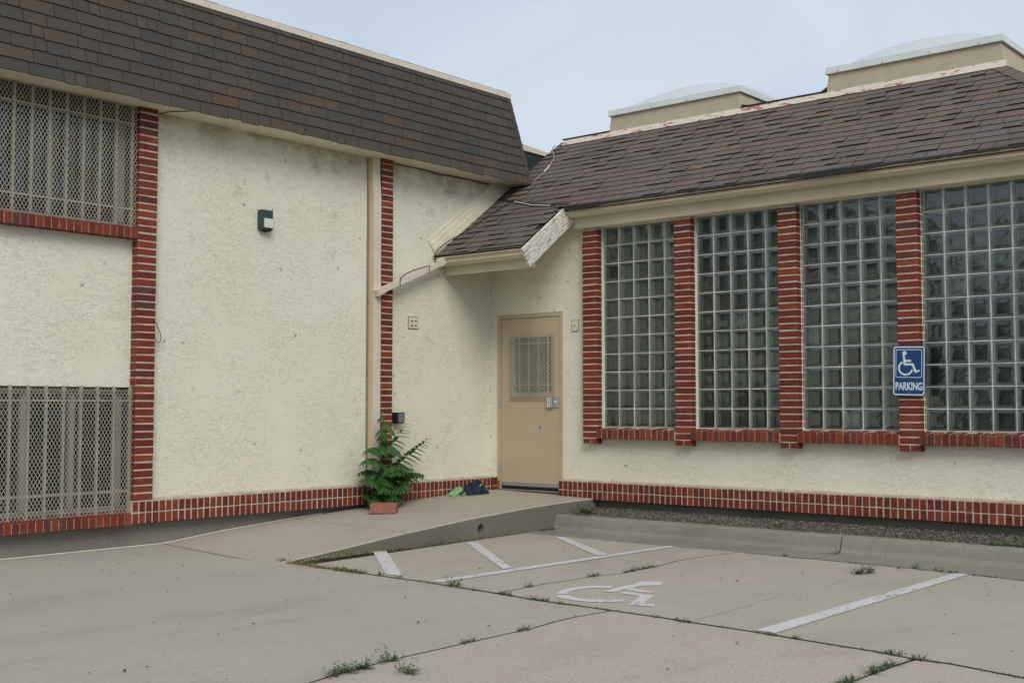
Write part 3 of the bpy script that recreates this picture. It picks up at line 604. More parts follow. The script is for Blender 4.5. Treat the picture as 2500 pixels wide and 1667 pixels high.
# mansard roof
EX, EZ, TX, TZ, EY, TY = 0.322, 2.685, 0.134, 3.73, 0.391, 0.201
m = MB()
m.solid([(EX, -14, EZ), (EX, EY, EZ), (TX, TY, TZ), (TX, -14, TZ), (-0.4, -14, EZ), (-0.4, EY, EZ), (-0.4, TY, TZ), (-0.4, -14, TZ)],
        [(0, 1, 2, 3), (4, 7, 6, 5), (0, 3, 7, 4), (1, 5, 6, 2), (0, 4, 5, 1), (3, 2, 6, 7)])
mr = m.build('mansard_roof', M['tar'], lb, org=(0, -3, 2.68))
sl_ = Vector((TX - EX, 0, TZ - EZ)); SL = sl_.length; sl_n = sl_.normalized(); nrm = Vector((sl_n.z, 0, -sl_n.x))
def shingle_mesh(w, h, lift=0.006, seed=0):
    """x along the course, y up the slope, z outward; lower edge thick and lifted"""
    r = random.Random(seed); e = [r.uniform(-0.0035, 0.0035) for _ in range(3)]
    m = MB(); a = -w / 2 + 0.0026; b = w / 2 - 0.0026; t0 = lift - 0.002
    vs = [(a, e[0], lift), (0, e[1], lift + r.uniform(0, 0.002)), (b, e[2], lift), (a, h, 0.0005), (b, h, 0.0005), (a, e[0], lift - t0 - 0.002), (0, e[1], lift - t0 - 0.002), (b, e[2], lift - t0 - 0.002)]
    m.solid(vs, [(0, 1, 4, 3), (1, 2, 4), (0, 5, 6, 1), (1, 6, 7, 2), (0, 3, 5), (2, 7, 4)]); m.mi[-4:] = [1, 1, 1, 1]; return m  # edge faces near-black: cut asphalt plus the painted shadow under each course
def shingle_set(ws, h, mat, lift=0.006, n=2):
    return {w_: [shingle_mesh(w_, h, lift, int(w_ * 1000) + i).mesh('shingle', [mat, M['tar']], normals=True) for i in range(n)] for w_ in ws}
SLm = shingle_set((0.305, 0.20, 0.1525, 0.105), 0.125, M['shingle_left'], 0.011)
rotM = Matrix(((0, sl_n.x, nrm.x), (1, sl_n.y, nrm.y), (0, sl_n.z, nrm.z))).to_euler()   # local x -> +y world
rows = 9; ex = SL / 9.35; cnt = 0
spots = []
for r_i in range(10):
    s0 = r_i * ex - 0.012; 
    yhip = EY - (EY - TY) * min(1, (s0 + 0.06) / SL) - 0.055
    y = yhip - R.choice((0.0, 0.1)) * 0.0
    first = True
    while y > -7.0:
        w_ = R.choice((0.305, 0.305, 0.305, 0.20, 0.1525, 0.105)) if not first else (0.1525 if r_i % 2 else 0.105)
        first = False
        p = Vector((EX, 0, EZ)) + sl_n * (s0 + (R.uniform(-0.010, 0.008) if r_i == 0 else R.uniform(-0.003, 0.003))); p.y = y - w_ / 2; p += nrm * 0.0015
        spots.append((p, w_)); y -= w_
cpos = Vector((9.4534, -10.6945, 0))
inv = [sp for sp in spots if sp[0].y > -6.6]; inv.sort(key=lambda q: (q[0] - cpos).length); rest = []
for i, (p, w_) in enumerate(inv):
    if i < 298: put('shingle', SLm[w_][i % 2], p, mr, rotM)
    else: rest.append((p, w_))
rest += [sp for sp in spots if sp[0].y <= -6.6]
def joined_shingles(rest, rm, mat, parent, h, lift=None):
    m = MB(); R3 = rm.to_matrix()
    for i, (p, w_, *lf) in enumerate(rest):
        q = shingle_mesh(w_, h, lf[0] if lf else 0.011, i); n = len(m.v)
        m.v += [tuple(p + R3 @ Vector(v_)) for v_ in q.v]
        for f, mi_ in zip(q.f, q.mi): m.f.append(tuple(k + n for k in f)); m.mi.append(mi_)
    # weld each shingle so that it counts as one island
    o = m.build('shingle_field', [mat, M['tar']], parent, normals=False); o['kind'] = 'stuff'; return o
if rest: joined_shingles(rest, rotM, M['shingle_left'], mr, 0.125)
# hip caps
hv = Vector((TX - EX, TY - EY, TZ - EZ)); HL = hv.length; hn = hv.normalized()
capm = shingle_set((0.105,), 0.15, M['shingle_left'])[0.105]
for i in range(9):
    p = Vector((EX, EY, EZ)) + hn * (i * HL / 9 - 0.01) + nrm * 0.008
    m = MB(); c1 = 0.060; hh = HL / 9 + 0.02
    for sgn in (0, 1):
        d1 = Vector((0, -1, 0)) if sgn == 0 else Vector((-1, 0, 0)); nn = nrm if sgn == 0 else Vector((0, nrm.x, nrm.z))
        q = p + nn * 0.006
        m.solid([q, q + d1 * c1, q + d1 * c1 + hn * hh - nn * 0.005, q + hn * hh - nn * 0.005, q - nn * 0.007, q + d1 * c1 - nn * 0.007, q + d1 * c1 + hn * hh - nn * 0.012, q + hn * hh - nn * 0.012],
                [(0, 1, 2, 3), (7, 6, 5, 4), (0, 4, 5, 1), (1, 5, 6, 2), (2, 6, 7, 3), (3, 7, 4, 0)])
    m.build('hip_shingle', M['shingle_left'], mr, org=p)
cp = MB(); cp.box(TX - 0.30, TX + 0.016, -14, TY + 0.006, TZ - 0.004, TZ + 0.056); cp.box(-0.42, TX - 0.29, TY - 0.29, TY + 0.006, TZ - 0.004, TZ + 0.0555)
co = cp.build('coping', M['coping'], lb)
for i in range(14): 
    y = TY - 0.25 - i * 0.41; m = MB(); m.tube([(TX + 0.014, y, TZ + 0.02), (TX + 0.020, y, TZ + 0.02)], 0.006, 6); m.build('screw', M['steel'], co)
# parapet further back with dark face
box_part('rear_parapet', M['dark_green'], lb, -0.30, -0.01, 0.40, 1.12, 2.6, 3.18)
m = MB(); m.prism([(0.40, 3.19), (1.17, 3.175), (1.17, 3.225), (0.40, 3.272)], 'x', -0.32, 0.012); o = m.build('coping', M['coping'], lb)
# downspout (cream front, tan side) with offset at the top
m = MB()
def spout_seg(m, y0, y1, za, zb, dya=0.0):
    m.solid([(0.003, y0, za), (0.083, y0, za), (0.083, y1, za), (0.003, y1, za), (0.003, y0 + dya, zb), (0.083, y0 + dya, zb), (0.083, y1 + dya, zb), (0.003, y1 + dya, zb)],
            [(0, 3, 2, 1), (4, 5, 6, 7), (1, 2, 6, 5), (2, 3, 7, 6)], 0)
    m.solid([(0.003, y0, za), (0.083, y0, za), (0.083, y0 + dya, zb), (0.003, y0 + dya, zb)], [(0, 1, 2, 3)], 1)
spout_seg(m, -1.978, -1.868, -1.03, 2.25); spout_seg(m, -1.978, -1.868, 2.25, 2.45, -0.018); spout_seg(m, -1.996, -1.886, 2.45, 2.68)
m.build('downspout', [M['spout'], M['spout_side']], lb)
m = MB(); m.box(0.002, 0.010, -2.004, -1.981, -1.0, 2.66); m.build('caulk_strip', M['foundation'], lb)
# step flashing where the right roof meets the left wall
m = MB(); a = Vector((0.0, -0.95, 1.715)); b_ = Vector((0.0, 0.16, 2.515)); up = Vector((0, -0.588, 0.809))
for k_, (o0, o1, x1) in enumerate(((-0.02, 0.10, 0.026), (0.10, 0.155, 0.020), (0.155, 0.21, 0.012))):
    P0, P1, P2, P3 = a + up * o0, b_ + up * o0, b_ + up * o1, a + up * o1
    m.solid([P0, P1, P2, P3] + [p + Vector((x1, 0, 0)) for p in (P0, P1, P2, P3)], [(4, 5, 6, 7), (0, 4, 7, 3), (1, 2, 6, 5), (3, 7, 6, 2), (0, 1, 5, 4)])
m.build('wall_flashing', M['soffit'], lb)
# leader from the low gutter to the downspout
m = MB(); m.bar((0.115, -1.03, 1.605), (0.115, -1.955, 1.22), 0.085, 0.055, Vector((0, 0, 1))); m.bar((0.13, -0.945, 1.66), (0.12, -1.035, 1.602), 0.085, 0.075); m.bar((0.105, -1.87, 1.255), (0.105, -1.97, 1.21), 0.095, 0.075)
ld = m.build('leader_pipe', M['spout'], lb)
for t in (0.18, 0.66):
    y = -1.03 - 0.935 * t; z = 1.605 - 0.39 * t; m = MB(); m.tube([(0.162, y, z + 0.045), (0.162, y - 0.012, z), (0.162, y - 0.01, z - 0.05)], 0.004); m.build('wire_tie', M['black'], ld)
# cover plate with four slots
m = MB(); m.box(0.0, 0.012, -1.372, -1.232, 0.872, 0.995); vp = m.build('vent_plate', M['plate'], lb); bevel(vp, 0.003, 1)
for y in (-1.345, -1.285):
    for z in (0.955, 0.905): box_part('slot', M['black'], vp, 0.010, 0.014, y, y + 0.035, z - 0.007, z + 0.004)
m = MB(); m.box(0.0, 0.006, -1.380, -1.224, 0.864, 1.003); m.build('plate_seal', M['foundation'], vp)

# ================================================================== RIGHT BUILDING
rb = empty('brick_pillared_building', (3.5, 1, -1.28)); tag(rb, 'low cream building with glass block windows and shingle roof, right of the corner', 'building')
WX = [(1.65, 2.645), (2.85, 3.85), (4.05, 5.05), (5.25, 6.25), (6.45, 7.45)]
PX = [1.445, 2.647, 3.85, 5.05, 6.25]
XE = 7.6
m = MB()
m.box(0.0, 0.13, 0.0, 0.3, -1.02, 1.10); m.box(1.09, 1.65, 0.0, 0.3, -1.02, 1.10); m.box(0.0, 1.65, 0.0, 0.3, 1.10, 2.20)
for i, (a, b) in enumerate(WX):
    m.box(a, b, 0.0, 0.3, -1.02, -0.235)
    m.box(a, b, 0.0, 0.3, 1.98, 2.2)
    if i < 4: m.box(b, WX[i+1][0], 0.0, 0.3, -1.02, 2.2)
m.box(7.45, XE, 0.0, 0.3, -1.02, 2.2); m.box(XE - 0.3, XE, 0.3, 9, -1.02, 2.2); m.box(0, XE, 8.8, 9, -1.02, 2.2); m.box(0.0, 0.3, 0.3, 9, -1.02, 2.2)
m.build('stucco_wall', M['stucco_shelter'], rb)
box_part('foundation', M['foundation'], rb, 0.0, XE, 0.03, 0.29, -1.33, -1.021)
def pillar_right(x0, lab):
    x1 = x0 + 0.2; m = MB(); m.box(x0 + 0.003, x1 - 0.0035, -0.0865, 0.0, -0.405, 1.975); m.box(x1 - 0.15, x1 - 0.006, 0.0, 0.05, -0.23, 1.975)
    p = m.build('brick_pillar', M['mortar'], rb); p['label'] = lab
    for i in range(35):
        z = -0.402 + i * COURSE
        if i == 0:
            for dx in (0.05, 0.15): put('brick', B_half[R.randrange(4)], (x0 + dx, -0.09 + jz(), z), p)
        else: put('brick', B_pillar[R.randrange(4)], (x0 + 0.1 + jz(), -0.09 + jz(), z + jz(0.001)), p, (0, 0, R.uniform(-0.005, 0.005)))
    rt_ = MB()
    for i in range(3, 35):
        z = -0.402 + i * COURSE; rt_.box(x1 - 0.05, x1 + 0.001, 0.017, 0.039, z, z + 0.0550)
    tag(rt_.build('return_bricks', M['brick'], p), None, None, None, 'stuff')
    return p
for x0, l in zip(PX, ('pillar nearest the door', 'second pillar from the door', 'third pillar from the door', 'pillar behind the parking sign', 'pillar at the right edge')): pillar_right(x0, l)
# base course
m = MB(); m.box(1.10, XE, -0.0865, 0.02, -1.010, -0.817); m.box(0.086, 0.118, -0.083, 0.0, -1.010, -0.817); bcr = m.build('brick_base', M['mortar'], rb)
base_row(bcr, 1.097, 7.3, -0.09, None, -0.817, axis='x')
for rr_ in range(2): put('soldier_brick', B_sold[1], (0.105, -0.09, -0.817 - (rr_ + 1) * 0.0995), bcr).scale = (0.5, 1, 1)
m = MB(); m.prism([(0.004, -0.817), (-0.086, -0.8165), (0.004, -0.803)], 'x', 1.10, XE); m.build('mortar_ledge', M['mortar'], rb)
# sills
for (a, b) in WX:
    m = MB(); m.box(a - 0.004, b + 0.004, -0.108, 0.05, -0.343, -0.252); m.prism([(-0.112, -0.249), (0.06, -0.222), (0.06, -0.26), (-0.112, -0.26)], 'x', a, b)
    s_ = m.build('window_sill', M['mortar'], rb); n = int((b - a + 0.02) / COURSE); pitch = (b - a + 0.01) / n
    for i in range(n): put('sill_brick', B_sill[R.randrange(4)], (a - 0.003 + (i + 0.5) * pitch, -0.118 + jz(), -0.345 + jz()), s_)
# glass blocks
def block_mesh(kind, seed):
    r = random.Random(seed); m = MB(); h = 0.0945; n = 6
    # domed front face (material 0), 4 mm chamfer, sides (1), back (2)
    def zf(u, v): e = max(abs(u), abs(v)); return -0.0075 * (1 - e ** 6) - 0.0 + r.uniform(-0.0003, 0.0003)
    g_ = [[(h * (2 * i / n - 1), zf(2 * i / n - 1, 2 * j / n - 1), h + h * (2 * j / n - 1)) for i in range(n + 1)] for j in range(n + 1)]
    base = len(m.v); m.v += [p for row in g_ for p in row]
    for j in range(n):
        for i in range(n): m.f.append((base + j*(n+1)+i, base + j*(n+1)+i+1, base + (j+1)*(n+1)+i+1, base + (j+1)*(n+1)+i)); m.mi.append(0)
    d = 0.085; k = 0.078
    A4 = [(-h, 0, 0), (h, 0, 0), (h, 0, 2*h), (-h, 0, 2*h)]; B4 = [(-k, 0.016, h-k), (k, 0.016, h-k), (k, 0.016, h+k), (-k, 0.016, h+k)]; C4 = [(-k, d, h-k), (k, d, h-k), (k, d, h+k), (-k, d, h+k)]
    for P, Q in ((A4, B4), (B4, C4)):
        for i in range(4): m.face([P[i], Q[i], Q[(i+1) % 4], P[(i+1) % 4]], 1 if i in (1, 3) else 3)
    m.face(C4, 2)
    me = m.mesh('glass_block', [M['block_face'], M['block_side'], M['cracked'] if kind else M['block_back'], M['block_ledge']], normals=False)
    return me
GB = [block_mesh(0, i) for i in range(3)]; GC = block_mesh(1, 9)
cracked = {(0, 9, 99): 1, (1, 2, 5): 1, (1, 4, 2): 1, (2, 0, 4): 1, (2, 2, 0): 1, (3, 1, 6): 1}
for wi, (a, b) in enumerate(WX[:4] + [WX[4]]):
    pitch = (b - a) / 5; m = MB(); z0 = -0.218; pz = (1.98 - z0) / 11
    for c in range(6): m.box(a + c * pitch - 0.0042, a + c * pitch + 0.0042, 0.037, 0.13, z0, 1.98)
    for r_i in range(12):
        for c in range(5): m.box(a + c * pitch + 0.0043, a + (c + 1) * pitch - 0.0043, 0.0372, 0.13, z0 + r_i * pz - 0.0040, z0 + r_i * pz + 0.0040)
    m.box(a, b, 0.135, 0.15, z0, 1.98)
    w_ = m.build('glass_block_window', M['block_mortar'], rb)
    w_['label'] = ('first glass block window from the door', 'second glass block window from the door', 'third glass block window from the door', 'fourth glass block window, cut by the frame', 'glass block window beyond the frame')[wi]
    if wi == 4: 
        pass
    for c in range(5):
        for r_i in range(11):
            if wi == 4 and c > 0: continue
            me = GC if (wi, c, r_i) in cracked else GB[R.randrange(3)]
            put('glass_block', me, (a + (c + 0.5) * pitch, 0.040 + R.uniform(-0.001, 0.001), z0 + r_i * pz + (pz - 0.189) / 2), w_, (R.uniform(-0.010, 0.010), 0, R.uniform(-0.012, 0.012)))
# fascia + soffit of the high eave
m = MB(); m.box(1.36, XE + 0.3, -0.135, -0.115, 1.985, 2.20); m.build('fascia', M['fascia'], rb)
m = MB(); m.box(1.372, XE + 0.3, -0.1148, 0.05, 1.979, 1.992); m.build('soffit', M['soffit'], rb)
def gutter(x0, x1, yb, lip, zt, zb, lab):
    m = MB(); d = lip - yb                       # lip is further out (more negative)
    pr = [(yb, zt + 0.004), (yb, zb), (yb + d * 0.55, zb - 0.003), (yb + d * 0.80, zb + 0.030), (yb + d * 0.78, zt - 0.026), (lip, zt - 0.010), (lip, zt), (lip + 0.008, zt), (lip + 0.006, zt - 0.012), (yb + d * 0.7, zt - 0.03), (yb + d * 0.7, zb + 0.02), (yb - 0.004 * 0 + d * 0.1, zb + 0.015), (yb + d * 0.1, zt + 0.004)]
    m.prism(pr, 'x', x0, x1); o = m.build('gutter', M['gutter'], rb); o['label'] = lab
    cap = MB(); cap.prism([(yb, zt + 0.003), (yb, zb), (yb + d * 0.55, zb - 0.003), (yb + d * 0.80, zb + 0.030), (yb + d * 0.78, zt - 0.026), (lip, zt - 0.010), (lip, zt)], 'x', x0 - 0.004, x0 - 0.0005); cap.build('end_cap', M['gutter'], o)
    cap = MB(); cap.prism([(yb, zt + 0.003), (yb, zb), (yb + d * 0.55, zb - 0.003), (yb + d * 0.80, zb + 0.030), (yb + d * 0.78, zt - 0.026), (lip, zt - 0.010), (lip, zt)], 'x', x1 + 0.0005, x1 + 0.004); cap.build('end_cap', M['gutter'], o)
    return o
gutter(1.20, XE + 0.2, -0.137, -0.300, 2.188, 2.100, 'high gutter over the glass block windows'); gutter(0.035, 1.30, -0.815, -0.975, 1.690, 1.600, 'low gutter over the door')
m = MB(); m.box(0.004, 1.335, -0.814, -0.79, 1.498, 1.70); m.build('fascia', M['fascia'], rb)
m = MB(); m.prism([(-0.789, 1.585), (-0.789, 1.60), (0.0, 2.17), (0.0, 2.155)], 'x', 0.002, 1.335); m.build('porch_soffit', M['stucco_shelter'], rb)
# rake board
m = MB(); m.prism([(-1.03, 1.672), (-0.905, 1.490), (-0.13, 2.062), (-0.13, 2.30), (-0.34, 2.172)], 'x', 1.337, 1.365); m.build('rake_board', M['board'], rb)
# main roof plane
RS = 0.7265
def zr(y): return 1.717 + RS * (y + 0.956)
YT = 1.30; HX0 = 5.60
def hipx(y): return HX0 + (YT - y)
m = MB(); th = 0.05
def rp(x, y, d=0.0): return (x, y, zr(y) - d)
top = [(0.0, -0.955), (1.335, -0.955), (1.335, -0.285), (hipx(-0.285), -0.285), (HX0, YT), (0.0, YT)]
tri = tessellate_polygon([[Vector((x, y, 0)) for x, y in top]])
m.solid([rp(x, y, 0.012) for x, y in top] + [rp(x, y, 0.045) for x, y in top], [tuple(t) for t in tri] + [tuple(6 + i for i in reversed(t)) for t in tri] + [(i, (i+1) % 6, 6 + (i+1) % 6, 6 + i) for i in range(6)])
m.solid([(hipx(-0.285), -0.285, zr(-0.285)-0.01), (HX0, YT, zr(YT)-0.01), (HX0, 8.0, zr(YT)-0.01), (hipx(-0.285), 8.0, zr(-0.285)-0.01)], [(0, 1, 2, 3)])
m.face([(0.0, YT, zr(YT) - 0.02), (HX0, YT, zr(YT) - 0.02), (HX0, 8.9, zr(YT) - 0.02), (0.0, 8.9, zr(YT) - 0.02)])
roof = m.build('shingle_roof', M['tar'], rb, org=(3, 0, 2.2))
un = Vector((0, 1, RS)).normalized(); nn = Vector((0, -RS, 1)).normalized()
rotR = Matrix(((1, un.x, nn.x), (0, un.y, nn.y), (0, un.z, nn.z))).to_euler()
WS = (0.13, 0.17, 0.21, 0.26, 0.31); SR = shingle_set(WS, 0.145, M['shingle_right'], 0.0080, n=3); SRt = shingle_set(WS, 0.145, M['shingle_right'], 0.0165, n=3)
sp2 = []; SLEN = (YT + 0.97) * math.sqrt(1 + RS * RS); ex2 = 0.1262; nr = int(SLEN / ex2) + 1
for r_i in range(nr):
    s0 = r_i * ex2; y0 = -0.985 + s0 * un.y
    if y0 > YT - 0.02: break
    high = y0 > -0.34; xe = hipx(y0 + 0.05) + 0.01 if high else 1.325
    x = 0.01 - R.uniform(0, 0.1) * 0
    lift = 0
    while x < xe - 0.02:
        w_ = R.choice(WS)
        if x + w_ > xe + 0.01:
            c_ = [q for q in WS if x + q <= xe + 0.012]
            if not c_: break
            w_ = max(c_)
        thick = R.random() < 0.42 and not lift; lift = thick
        p = Vector((x + w_ / 2, y0, zr(y0) )) + un * R.uniform(-0.0015, 0.0015)
        if not (p.y > 0.36 and p.x < 0.0): sp2.append((p, w_, thick))
        x += w_
sp2.sort(key=lambda q: (q[0] - cpos).length + (50 if q[0].x > 6.6 else 0)); rest = []
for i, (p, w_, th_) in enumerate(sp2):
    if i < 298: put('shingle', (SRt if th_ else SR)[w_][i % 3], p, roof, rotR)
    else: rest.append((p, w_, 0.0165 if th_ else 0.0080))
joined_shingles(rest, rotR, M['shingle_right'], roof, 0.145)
# hip caps
ha = Vector((hipx(-0.285), -0.285, zr(-0.285))); hb = Vector((HX0, YT, zr(YT))); hd = (hb - ha); n = 14; hdn = hd.normalized()
for i in range(n):
    p = ha + hd * (i / n); hh = hd.length / n + 0.03; m = MB()
    for sgn in (0, 1):
        n1_ = nn if sgn == 0 else Vector((RS, 0, 1)).normalized(); d1 = (hdn.cross(n1_)).normalized() * (1 if sgn else -1) * 0.11
        q = p + n1_ * 0.016
        m.solid([q, q + d1, q + d1 + hdn * hh - n1_ * 0.006, q + hdn * hh - n1_ * 0.006, q - n1_ * 0.006, q + d1 - n1_ * 0.006], [(0, 1, 2, 3), (0, 4, 5, 1), (1, 5, 2), (0, 3, 4)])
    m.build('hip_shingle', M['shingle_right'], roof, org=p)
# curled felt edge hanging into the gutters
def felt(x0, x1, y, z, seed):
    m = MB(); r_ = random.Random(seed); n = int((x1 - x0) / 0.05); pr = None
    for i in range(n + 1):
        x = x0 + (x1 - x0) * i / n; d = 0.004 + 0.030 * max(0, math.sin(x * 1.3 + seed) * math.sin(x * 3.1)) + r_.uniform(0, 0.010)
        cur = [(x, y + 0.02, z + 0.020 + d * 0.4), (x, y - 0.012, z - 0.002 + d * 0.5), (x, y - 0.012 - d * 0.3, z - 0.004 - d)]
        if pr: m.face([pr[0], cur[0], cur[1], pr[1]]); m.face([pr[1], cur[1], cur[2], pr[2]])
        pr = cur
    return m.build('curled_roof_felt', M['tar'], roof, normals=False)
felt(1.34, 7.2, -0.298, zr(-0.298) + 0.002, 2); felt(0.02, 1.33, -0.965, zr(-0.965) + 0.002, 5)
# lifted flap where the low roof meets the high one
ptsT = [(0.028, 0.114), (0.399, 0.008), (0.787, -0.134), (1.101, -0.20), (1.352, -0.23), (1.454, -0.282)]
m = MB()
for (x0, y0), (x1, y1) in zip(ptsT, ptsT[1:]): m.face([(x0, y0 - 0.03, zr(y0 - 0.03) + 0.02), (x1, y1 - 0.03, zr(y1 - 0.03) + 0.022), (x1, y1 + 0.02, zr(y1 + 0.02) + 0.012), (x0, y0 + 0.02, zr(y0 + 0.02) + 0.012)]); m.face([(x0, y0 - 0.03, zr(y0 - 0.03) + 0.02), (x1, y1 - 0.03, zr(y1 - 0.03) + 0.022), (x1, y1 - 0.03, zr(y1 - 0.03) + 0.004), (x0, y0 - 0.03, zr(y0 - 0.03) + 0.004)])
m.build('tar_flap', M['tar'], roof, normals=False)
m = MB(); m.tube([(x, y - 0.035, zr(y - 0.035) + 0.024) for x, y in ptsT[1:4]], 0.006, 5); m.build('flap_edge', M['sheet_metal'], roof)  # pale tube painted in as the white highlight along the flap
# ridge flashing, skylight curbs and domes
ZT = zr(YT)
m = MB(); m.prism([(YT - 0.055, ZT - 0.04 + 0.018), (YT - 0.01, ZT + 0.055), (YT + 0.02, ZT + 0.055), (YT + 0.02, ZT - 0.05)], 'x', 0.12, HX0 + 0.03); m.build('ridge_flashing', M['flashing'], rb)
for a, b in ((0.10, 0.84), (2.68, 3.74)): box_part('roof_edge_strip', M['tar'], rb, a, b, YT - 0.020, YT + 0.25, ZT + 0.0555, ZT + 0.070)
def skylight(x0, x1, lab):
    m = MB(); c0, c1 = ZT + 0.0, 3.60; y0, y1 = YT + 0.0, YT + 1.85
    m.solid([(x0 - 0.03, y0 - 0.004, c0), (x1 + 0.03, y0 - 0.004, c0), (x1 + 0.03, y1, c0), (x0 - 0.03, y1, c0), (x0 + 0.005, y0 + 0.002, c1), (x1 - 0.005, y0 + 0.002, c1), (x1 - 0.005, y1, c1), (x0 + 0.005, y1, c1)],
            [(4, 5, 6, 7), (0, 1, 5, 4), (1, 2, 6, 5), (2, 3, 7, 6), (3, 0, 4, 7)])
    s_ = m.build('skylight', M['tan_stucco'], rb); s_['label'] = lab
    m = MB(); m.box(x0 - 0.025, x1 + 0.025, y0 - 0.028, y1 + 0.03, 3.602, 3.628); m.box(x0 - 0.020, x1 + 0.020, y0 - 0.022, y1 + 0.02, 3.6285, 3.672); m.build('skylight_coping', M['sheet_metal'], s_)
    for i in range(4): m = MB(); xx = x0 + 0.12 + i * 0.5; m.box(xx, xx + 0.006, y0 - 0.033, y0 - 0.029, 3.603, 3.634); m.build('seam_clip', M['steel'], s_)
    m = MB(); nx = 20; cx, cy = (x0 + x1) / 2, (y0 + y1) / 2; hx, hy = (x1 - x0) / 2 - 0.06, (y1 - y0) / 2 - 0.06
    def dz(u, v): return 3.64 + 0.34 * (max(0, 1 - u * u) * max(0, 1 - v * v)) ** 0.5
    G_ = [[(cx + hx * (2*i/nx-1), cy + hy * (2*j/nx-1), dz(2*i/nx-1, 2*j/nx-1)) for i in range(nx+1)] for j in range(nx+1)]
    base = len(m.v); m.v += [p for r_ in G_ for p in r_]
    for j in range(nx):
        for i in range(nx): m.f.append((base+j*(nx+1)+i, base+j*(nx+1)+i+1, base+(j+1)*(nx+1)+i+1, base+(j+1)*(nx+1)+i)); m.mi.append(0)
    m.build('skylight_dome', M['dome'], s_, smooth=True, normals=False)
m = MB(); m.prism([(2.66, ZT + 0.06), (2.64, ZT + 0.12), (2.72, ZT + 0.09), (2.86, ZT + 0.06)], 'y', YT + 0.02, YT + 0.9); m.build('membrane_upstand', M['tar'], rb)
m = MB(); m.prism([(3.55, ZT + 0.06), (3.66, ZT + 0.085), (3.72, ZT + 0.12), (3.76, ZT + 0.06)], 'y', YT + 0.02, YT + 0.9); m.build('membrane_upstand', M['tar'], rb)
skylight(0.85, 2.66, 'skylight nearer the corner'); skylight(3.75, 5.58, 'skylight farther right')
# door
m = MB(); m.box(0.125, 0.178, -0.012, 0.1, -0.965, 1.085); m.box(1.064, 1.098, -0.012, 0.1, -0.965, 1.085); m.box(0.1785, 1.0635, -0.012, 0.1, 1.036, 1.085); m.build('door_frame', M['door'], rb)
m = MB(); m.box(0.12, 1.10, -0.006, 0.02, 1.0855, 1.12); m.build('door_head_trim', M['stucco_shelter'], rb)
door = MB(); door.box(0.1815, 1.0605, -0.004, 0.04, -0.915, 1.032); door = door.build('door', M['door'], rb); bevel(door, 0.002, 1); door['label'] = 'tan steel door with a mesh guard over its window'
box_part('reveal', M['black'], rb, 0.179, 1.063, 0.045, 0.06, -0.965, 1.035)
box_part('kick_strip', M['steel'], door, 0.185, 1.057, -0.008, -0.0045, -0.914, -0.872)
box_part('door_sweep', M['black'], door, 0.185, 1.057, -0.004, 0.03, -0.945, -0.9165)
box_part('threshold', M['foundation'], rb, 0.178, 1.064, -0.03, 0.05, -0.968, -0.952)
for z0, z1 in ((0.74, 0.85), (0.0, 0.11), (-0.75, -0.64)):
    m = MB(); m.tube([(0.172, -0.018, z0), (0.172, -0.018, z1)], 0.009, 8); m.box(0.150, 0.172, -0.0135, -0.0125, z0, z1); m.build('hinge', M['steel'], door)
# window and mesh guard
gx0, gx1, gz0, gz1 = 0.36, 0.96, 0.16, 0.82
pn = MB(); pn.box(0.40, 0.93, -0.007, -0.0045, 0.17, 0.81); pn.build('door_window', M['black'], door)
box_part('window_ledge', M['door'], door, 0.30, 0.96, -0.014, -0.0045, 0.078, 0.092)
gd = empty('mesh_guard', (0.64, -0.05, 0.12), door)
gm = MB(); 
def pil(a, b):
    # cage: stands 50 mm off the door in the middle and folds back at both sides
    x = a / 0.66; return 0.045 * (1 - abs(2 * x - 1) ** 9) 
expanded(gm, (0.315, -0.008, 0.115), (1, 0, 0), (0, 0, 1), (0, -1, 0), 0.66, 0.735, 0.0235, 0.048, 0.0046, 0.002, pil)
tag(gm.build('mesh_guard', M['mesh'], door, normals=False), 'beige expanded metal guard', None, None, 'stuff'); bpy.data.objects.remove(gd)
for x in (0.385, 0.49, 0.63, 0.775, 0.915): box_part('guard_bar', M['grille'], door, x - 0.007, x + 0.007, -0.045, -0.030, 0.13, 0.84)
for z in (0.735, 0.255): box_part('guard_rail', M['grille'], door, 0.33, 0.965, -0.029, -0.018, z - 0.006, z + 0.006)
m = MB(); m.box(0.885, 0.962, -0.040, -0.0045, -0.008, 0.112); m.box(0.9625, 1.048, -0.016, -0.0045, -0.008, 0.112); lk = m.build('lock_plate', M['steel'], door); bevel(lk, 0.003, 1)
m = MB(); m.tube([(1.008, -0.016, 0.056), (1.008, -0.030, 0.056)], 0.014, 12); m.build('lock_cylinder', M['sheet_metal'], lk)
for x in (0.905, 0.93): box_part('lock_rib', M['sheet_metal'], lk, x, x + 0.008, -0.044, -0.0405, -0.004, 0.108)
box_part('blue_sticker', M['blue_tape'], door, 0.750, 0.774, -0.0065, -0.0045, -0.253, -0.212)
m = MB(); m.box(0.121, 0.160, -0.016, -0.0125, -0.962, -0.86); m.build('rust_patch', M['rust'], rb)
# blank plate right of the door
m = MB(); m.box(1.232, 1.320, -0.010, 0.0, 0.850, 0.970); bp = m.build('blank_plate', M['plate'], rb); bevel(bp, 0.004, 1)
m = MB(); m.box(1.226, 1.326, -0.005, -0.0005, 0.844, 0.976); m.build('plate_seal', M['foundation'], bp)
m = MB(); m.tube([(1.276, -0.010, 0.913), (1.276, -0.016, 0.913)], 0.009, 10); m.build('screw', M['foundation'], bp)

